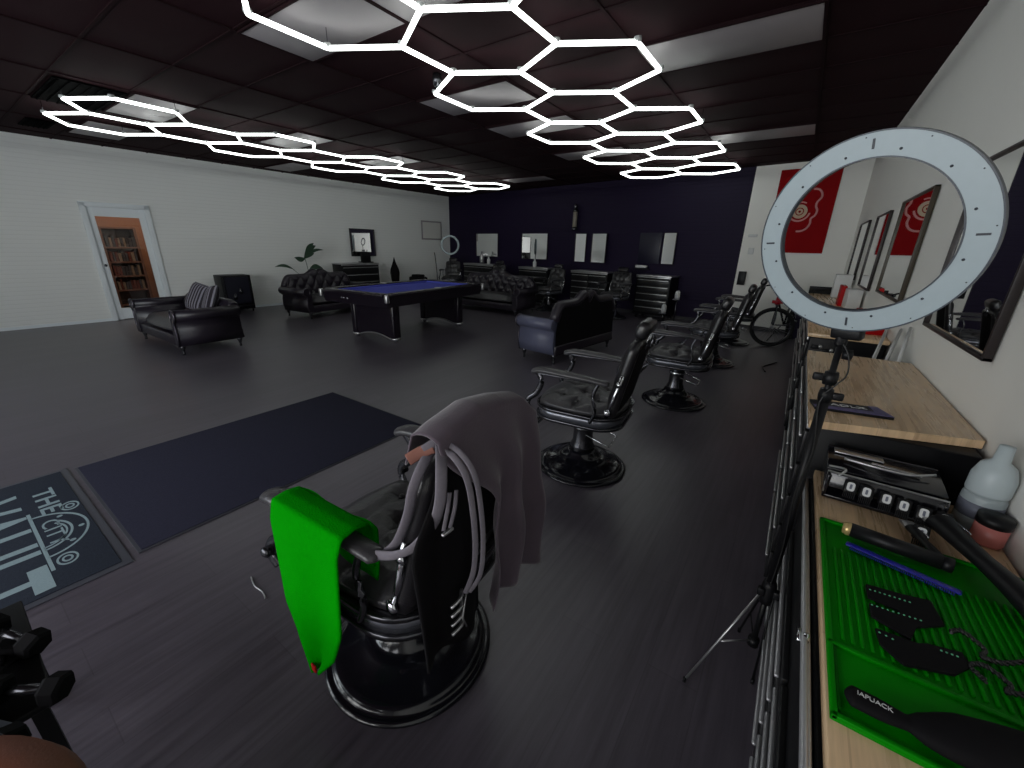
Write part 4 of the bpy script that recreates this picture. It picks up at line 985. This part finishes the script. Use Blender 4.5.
# black neck brush with brass end
bm = B(); cyl(bm, (.012, 0, 0), (.19, 0, 0), .019, 20); lathe(bm, [(0, -.022), (.019, -.02), (.017, 0)], 20, mx=T(.19, 0, 0) @ R(-PI / 2, 'Y')); nb = obj('brush_handle', bm, 'black', None); nb.name = 'neck_brush'
nb.location = (.245, 1.30, TZ + .032); nb.rotation_euler = (0, 0, -.12); tag(nb, 'black cylindrical brush with a brass end cap behind the blue comb', 'brush')
bm = B(); lathe(bm, [(0, -.006), (.015, -.004), (.018, .004), (.018, .014), (0, .014)], 20, mx=R(PI / 2, 'Y')); g = obj('end_cap', bm, 'brass', nb); g['label'] = 'pale brass end cap'
# clipper organiser
og = thing('clipper_organizer', 'glossy black organizer box of clipper guards against the taller chest', 'organizer', (.345, 1.61, TZ), -.02)
bm = B(); box(bm, (0, 0, .006), (.28, .20, .012), bev=.003); box(bm, (0, .092, .055), (.28, .012, .11), bev=.003)
for s in (-1, 1): box(bm, (s * .135, .0, .04), (.01, .20, .08), bev=.003)
obj('shell', bm, 'metal_black', og)
bm = B(); box(bm, (0, 0, 0), (.285, .15, .008), T(0, .015, .095) @ R(.12, 'X'), bev=.003); box(bm, (0, 0, 0), (.27, .006, .05), T(0, -.082, .06) @ R(-.25, 'X'), bev=.002); obj('lid', bm, 'metal_black', og)
bm = B(); tube(bm, [(-.14, -.10, .02), (-.14, -.085, .088), (.14, -.085, .088), (.14, -.10, .02)], .003, 6); tube(bm, smooth_path([(-.14, -.07, .10), (-.10, -.09, .108), (-.115, -.11, .09)]), .0035, 6); tube(bm, smooth_path([(-.10, .0, .108), (0, -.02, .112), (.06, -.01, .110), (.12, .02, .118)]), .004, 6); obj('wire_frame', bm, 'steel', og)
bm = B(); box(bm, (-.06, .06, .108), (.13, .035, .006), T(0, 0, 0), bev=.002); box(bm, (.03, .02, .106), (.12, .012, .004), T(0, 0, 0) @ R(-.1, 'Z'), bev=.002); obj('lid_plate', bm, 'steel', og)
GP = [(.262, 1.49, .815, 'first'), (.300, 1.487, .812, 'second'), (.348, 1.49, .806, 'third'), (.386, 1.482, .803, 'fourth'), (.428, 1.474, .80, 'fifth'), (.470, 1.472, .80, 'sixth'), (.418, 1.405, .775, 'seventh, lying lower')]
gfirst = None
for x, y, z, w in GP:
    if not gfirst:
        gfirst = thing('clipper_guard', '', 'clipper guard', (x, y, z), -.1, 'clipper guards in the organizer')
        bm = B(); box(bm, (0, 0, 0), (.034, .016, .040), R(-.5, 'X'), bev=.005)
        for k in range(7): box(bm, (-.013 + k * .0043, -.006, -.026), (.0016, .010, .020), R(-.5, 'X'))
        obj('guard_body', bm, 'black', gfirst)
        bm = B(); prism(bm, rrect(0, .0095, .0135, .0065, 5), 0, .0012, mx=R(-.5, 'X') @ T(0, -.0083, 0) @ R(PI / 2, 'X')); lb_ = obj('tag', bm, 'white', gfirst); lb_['label'] = 'white rounded tag'
        bm = B(); prism(bm, rrect(0, .003, .0075, .0025, 4), .0011, .0017, mx=R(-.5, 'X') @ T(0, -.0083, 0) @ R(PI / 2, 'X')); obj('tag_centre', bm, 'label', lb_)
        o = gfirst
    else: o = dup(gfirst, (x, y, z), -.1)
    o['label'] = 'black clipper guard with white tag, %s from the left on the organizer front' % w; o['group'] = 'clipper guards in the organizer'
# big black clippers
def clipper(loc, rz, label, L=.24, w=.042, ry=0):
    t = thing('hair_clipper', label, 'hair clipper', loc, rz)
    bm = B(); pts = [(0, 0, .0), (.03, 0, .001), (L * .35, 0, .0), (L * .7, 0, .002), (L * .93, 0, 0), (L, 0, 0)]
    P_ = smooth_path(pts, 6); n = len(P_); tube(bm, P_, [w / 2 * (.62 + .38 * min(1, abs(i / n - .45) * 2.0)) if 0 < i < n - 1 else w * .3 for i in range(n)], 16, flat=.72, mx=T(0, 0, w * .42)); obj('body', bm, 'black', t)
    bm = B(); box(bm, (-.010, 0, w * .42), (.024, w * .95, .010), bev=.002)
    for k in range(12): box(bm, (-.026, -w * .42 + k * w * .84 / 11, w * .42), (.010, .0016, .004))
    obj('blade', bm, 'steel', t)
    bm = B(); box(bm, (.02, w * .5, w * .45), (.05, .006, .008), bev=.002); obj('taper_lever', bm, 'chrome', t)
    return t
clipper((.463, 1.462, TZ + .015), math.radians(-72), 'large black hair clipper lying across the right edge of the green mat', .33, .078)
clipper((.400, 1.418, TZ + .016), math.radians(-75), 'small black trimmer with bright blade in front of the organizer', .15, .034)
# trimmer with white lettering, lower recess
tm = thing('corded_trimmer', 'big black trimmer with white lettering in the front recess of the green mat', 'trimmer', (.212, .745, TZ + .012), math.radians(-1))
bm = B(); P_ = smooth_path([(0, 0, 0), (.02, 0, 0), (.07, 0, 0), (.10, .003, 0), (.135, .010, .003), (.20, .03, .008), (.30, .055, .012)], 6); n = len(P_)
def rad(i):
    s = i / (n - 1); return .004 + .016 * min(1, s * 9) - .006 * max(0, 1 - abs(s - .38) / .12) + .022 * min(1, max(0, (s - .42) / .3))
tube(bm, P_, [rad(i) for i in range(n)], 16, flat=.6, mx=T(0, 0, .014)); obj('body', bm, 'black_matte', tm)
bm = B(); put_text(bm, 'IAPUACK', .046, .0085, T(.015, -.004, .0268) @ R(-.05, 'Z'), .0004); obj('lettering', bm, 'white', tm)
bm = B(); box(bm, (.135, .028, .018), (.028, .014, .02), bev=.004); obj('switch', bm, 'black', tm)
# black blade cards
def card(loc, rz, pts, dots, label):
    t = thing('clipper_blade_set', label, 'clipper blade set', loc, rz)
    bm = B(); prism(bm, pts, 0, .006); obj('plate', bm, 'black_matte', t)
    for (x0, y0, x1, y1, n_) in dots:
        bm = B()
        for k in range(n_): s = k / (n_ - 1); lathe(bm, [(0, 0), (.0022, 0), (.0018, .0012), (0, .0015)], 6, mx=T(x0 + (x1 - x0) * s, y0 + (y1 - y0) * s, .006))
        obj('rivet_row', bm, 'mint', t)
card((.275, .99, TZ + .0125), 0, [(0, .105), (.0, .06), (.05, .055), (.05, .035), (.0, .04), (.0, .0), (.06, -.025), (.075, .02), (.125, .06), (.115, .13), (.06, .115)], [(.006, .088, .075, .095, 9), (.004, .035, .085, .045, 10)], 'upper black notched blade plate with a row of pale dots on the green mat')
card((.283, .895, TZ + .0125), 0, [(-.005, .06), (-.002, .02), (.03, -.01), (.105, .02), (.135, .06), (.128, .09), (.075, .075), (.06, .065)], [(.0, .05, .02, .046, 3), (.095, .07, .118, .072, 4)], 'lower black rounded blade plate on the green mat, nearer the camera')
# coiled cords
def coil_cord(p, label):
    bm = B(); P_ = smooth_path(p, 14); out = []
    for i, q in enumerate(P_): out.append(q + Vector((.0, .004 * math.cos(i * 1.1), .003 + .003 * math.sin(i * 1.1))))
    tube(bm, out, .0026, 6); P2 = [q + Vector((.0, -.004 * math.cos(i * 1.1), .003 - .002 * math.sin(i * 1.1))) for i, q in enumerate(P_)]; tube(bm, P2, .0026, 6)
    o = obj('twisted_cord', bm, 'cord'); tag(o, label, 'cord')
z_ = TZ + .016
coil_cord([(.405, 1.035, z_), (.425, 1.05, z_), (.45, 1.02, z_), (.44, .995, z_), (.47, 1.0, z_), (.52, 1.04, z_), (.56, 1.06, z_)], 'twisted black cord crossing the green mat, upper one')
coil_cord([(.43, .93, z_), (.415, .955, z_), (.44, .97, z_), (.465, .945, z_), (.455, .925, z_), (.50, .945, z_), (.55, .965, z_)], 'twisted black cord looped on the green mat, lower one')
# jars by the wall
jr = thing('plastic_jar', 'frosted white plastic jar with grey label by the wall on the nearest top', 'jar', (.567, 1.60, TZ))
bm = B(); lathe(bm, [(0, 0), (.040, 0), (.046, .006), (.046, .10), (.040, .115), (0, .115)], 28); obj('jar_body', bm, 'jar', jr)
bm = B(); lathe(bm, [(.0464, .04), (.0468, .04), (.0468, .085), (.0464, .085)], 28); 
for v in list(bm.verts):
    pass
obj('jar_label', bm, 'label', jr)
bm = B(); lathe(bm, [(0, .112), (.044, .112), (.046, .12), (.046, .165), (.036, .20), (.018, .215), (.016, .26), (0, .262)], 28); obj('jar_lid', bm, 'jarlid', jr)
jp = thing('plastic_jar', 'pink plastic jar with black lid at the right edge of the photo', 'jar', (.574, 1.515, TZ))
bm = B(); lathe(bm, [(0, 0), (.030, 0), (.034, .006), (.034, .06), (0, .06)], 28); obj('jar_body', bm, 'pinkjar', jp)
bm = B(); lathe(bm, [(0, .06), (.036, .06), (.036, .085), (0, .087)], 28); obj('jar_lid', bm, 'black', jp)

# ------------------------------------------------------------------ things on the farther workstations
bx = thing('product_card', 'lilac and black printed card on the front edge of the taller wooden top', 'card', (.26, 1.915, .9305), math.radians(12))
bm = B(); prism(bm, [(-.122, -.045), (.118, -.048), (.10, .055), (-.118, .050)], 0, .010); obj('card_body', bm, 'black', bx)
bm = B(); prism(bm, [(-.122, -.045), (.118, -.048), (.112, -.012), (-.12, -.014)], .010, .0115); prism(bm, [(.075, -.014), (.112, -.012), (.10, .055), (.07, .052)], .010, .0115); obj('stripe', bm, 'purple', bx)
bm = B(); put_text(bm, 'ADLX', .115, .024, T(-.06, .003, .0112), .0006); obj('lettering', bm, 'white', bx)
# white power cords leaning between the chests
for pa, pb, lb in (((.453, 3.075, .93), (.598, 3.936, .985), 'white cord stretched to the right wall behind the taller chest, left one'), ((.509, 3.075, .93), (.598, 3.49, 1.048), 'white cord stretched to the right wall behind the taller chest, middle one'), ((.562, 3.075, .94), (.600, 3.28, 1.09), 'white cord stretched to the right wall behind the taller chest, right one')):
    bm = B(); tube(bm, [(pa[0], pa[1], .55), pa, pb], .009, 8); tag(obj('power_cord', bm, 'white'), lb, 'cord')
def carton(name, loc, s, m, lb, cat, rz=0):
    bm = B(); box(bm, (0, 0, s[2] / 2), s, bev=.004); box(bm, (0, 0, s[2] + .0005), (s[0] * .12, s[1] * .98, .001), mi=1); o = obj(name, bm, [m, 'white']); o.location = loc; o.rotation_euler = (0, 0, rz); return tag(o, lb, cat)
carton('carton', (.44, 6.05, .9305), (.05, .30, .22), 'red_box', 'red upright carton on the farthest right worktop', 'carton', .0)
carton('carton', (.52, 5.82, .9305), (.12, .26, .20), 'white', 'white carton beside the red one on the farthest right worktop', 'carton', .1)
carton('carton', (.49, 7.1, .9305), (.18, .22, .30), 'white', 'white tall carton at the far end of the right worktops', 'carton')
carton('carton', (.50, 4.05, .9305), (.16, .22, .05), 'red_box', 'flat red carton on the third worktop below the ring light', 'carton', .2)
carton('carton', (.535, 4.75, .9305), (.10, .20, .10), 'red_box', 'small red carton below the second right mirror', 'carton')
bm = B(); lathe(bm, [(0, 0), (.05, 0), (.05, .12), (.045, .13), (0, .13)], 24); o = obj('paper_towel_roll', bm, 'paper'); o.location = (.55, 4.45, .9305); tag(o, 'white paper roll standing below the second right mirror', 'paper roll')
# clippers hanging on the side of the third chest
for k in range(3):
    bm = B(); box(bm, (0, 0, 0), (.05, .02, .03), bev=.006); lathe(bm, [(0, 0), (.012, 0), (.012, .02), (0, .02)], 12, mx=T(.03, 0, .01) @ R(PI / 2, 'X'), mi=1)
    o = obj('tool_hook', bm, ['black', 'steel']); o.location = (.20 + .07 * k, 3.719, .83 - .02 * k); tag(o, 'small black and steel hook on the near side of the third chest, %s' % ('leftmost', 'middle', 'rightmost')[k], 'hook', 'hooks on the third chest')

# ------------------------------------------------------------------ bottom-left corner objects
rk = thing('dumbbell_rack', 'low black rack at the bottom left corner of the photo', 'rack', (-1.52, -.22, 0))
bm = B(); box(bm, (-.05, 0, .395), (.50, .30, .02), bev=.004); obj('shelf', bm, 'black', rk)
for s in (-1, 1):
    for q in (-1, 1):
        bm = B(); box(bm, (-.05 + s * .22, q * .12, .195), (.03, .03, .39)); obj('leg', bm, 'black', rk)
blk = None
for i, (x, y, z, rz, rx, w) in enumerate(((-1.58, -.10, .455, .5, .3, 'farthest left'), (-1.50, -.14, .440, -.3, -.2, 'second'), (-1.36, -.105, .440, .8, .15, 'rightmost'), (-1.46, -.22, .438, .1, .0, 'third, below the others'), (-1.29, -.17, .436, .35, .0, 'nearest the brown stool'), (-1.66, -.22, .44, .2, .1, 'at the frame edge'))):
    if blk is None:
        blk = thing('dumbbell', '', 'dumbbell', (x, y, z), rz); 
        bm = B(); cyl(bm, (-.05, 0, 0), (.05, 0, 0), .012, 12); obj('grip', bm, 'metal_dark', blk)
        for s in (-1, 1):
            bm = B(); lathe(bm, [(0, -.022), (.030, -.022), (.036, -.014), (.036, .014), (.030, .022), (0, .022)], 6, mx=T(s * .06, 0, 0) @ R(PI / 2, 'Y'), smooth=False); obj('weight_head', bm, 'black_matte', blk)
        o = blk
    else: o = dup(blk, (x, y, z), rz)
    o.rotation_euler = (0, rx, rz); o['label'] = 'small black hexagonal weight on the corner rack, %s' % w; o['group'] = 'black weights on the corner rack'
bm = B(); box(bm, (0, 0, .012), (.12, .16, .024), bev=.004); mg = obj('price_card', bm, 'label'); mg.location = (-1.27, -.215, .46); mg.rotation_euler = (0, .15, .5); mg.location.z = .41; tag(mg, 'dark card with white characters on the corner rack next to the brown stool', 'card')
bm = B(); put_text(bm, 'IN7', .05, .022, T(-.01, -.07, .0245), .0005); box(bm, (0, .03, .0248), (.11, .003, .0008)); box(bm, (0, .055, .0248), (.11, .002, .0008)); obj('lettering', bm, 'white', mg)
sl_ = thing('leather_stool', 'brown leather stool top at the very bottom left corner', 'stool', (-.965, -.385, 0))
bm = B(); lathe(bm, [(0, .43), (.27, .43), (.31, .445), (.33, .48), (.315, .52), (.25, .54), (0, .545)], 56); obj('seat', bm, 'brown', sl_)
for k in range(4):
    a_ = PI / 4 + PI / 2 * k; bm = B(); cyl(bm, (.18 * math.cos(a_), .18 * math.sin(a_), .43), (.22 * math.cos(a_), .22 * math.sin(a_), 0), .016, 10); obj('leg', bm, 'metal_black', sl_)

# ------------------------------------------------------------------ lights
W = bpy.data.worlds.new('World'); S.world = W; W.use_nodes = True
nt = W.node_tree; bg = nt.nodes['Background']
sky = nt.nodes.new('ShaderNodeTexSky'); sky.sky_type = 'HOSEK_WILKIE'; sky.turbidity = 4; sky.sun_direction = (.2, .6, .75)
nt.links.new(sky.outputs[0], bg.inputs[0]); bg.inputs[1].default_value = .9
def area(name, loc, rot, sx, sy, e, col):
    l = bpy.data.lights.new(name, 'AREA'); l.shape = 'RECTANGLE'; l.size = sx; l.size_y = sy; l.energy = e; l.color = col
    o = bpy.data.objects.new(name, l); COL.objects.link(o); o.location = loc; o.rotation_euler = rot; return o
for i, (a, b) in enumerate(WIN):
    if i: area('window_daylight', ((a + b) / 2, YB + .03, 1.5), (PI / 2, 0, 0), b - a - .1, 2.1, (0, 85, 78)[i], ((.80, .90, 1.0), (.86, .94, 1.0), (.95, .97, 1.0))[i])
area('office_fill', (-11.4, 3.0, 2.8), (0, 0, 0), .8, .8, 15, (1, .78, .58))  # added fill light without a fixture, brightens the room beyond the door
sun = bpy.data.lights.new('sun', 'SUN'); sun.energy = 3.0; sun.angle = .02; so = bpy.data.objects.new('sun', sun); COL.objects.link(so)
so.rotation_euler = Vector((-.15, .55, .80)).to_track_quat('Z', 'Y').to_euler(); so.location = (0, 3, 9)

# ------------------------------------------------------------------ camera
yaw, pitch, roll, FOC = .6002, .3317, .0225, 401.5
cy, sy = math.cos(yaw), math.sin(yaw); F0 = Vector((-sy, cy, 0)); R0 = Vector((cy, sy, 0)); U0 = Vector((0, 0, 1))
cp_, sp_ = math.cos(pitch), math.sin(pitch); F2 = F0 * cp_ - U0 * sp_; U2 = U0 * cp_ + F0 * sp_
R3_ = R0 * math.cos(roll) + U2 * math.sin(roll); U3 = U2 * math.cos(roll) - R0 * math.sin(roll)
cam = bpy.data.cameras.new('camera'); co = bpy.data.objects.new('camera', cam); COL.objects.link(co)
co.matrix_world = Matrix(((R3_.x, U3.x, -F2.x, 0), (R3_.y, U3.y, -F2.y, 0), (R3_.z, U3.z, -F2.z, H), (0, 0, 0, 1)))
cam.sensor_width = 36; cam.sensor_fit = 'HORIZONTAL'; cam.lens = FOC / 1024 * 36; cam.clip_start = .02; cam.clip_end = 200
S.camera = co
S.view_settings.view_transform = 'Standard'; S.view_settings.look = 'None'; S.view_settings.gamma = 1; S.view_settings.use_curve_mapping = False
S.view_settings.exposure = 0.12
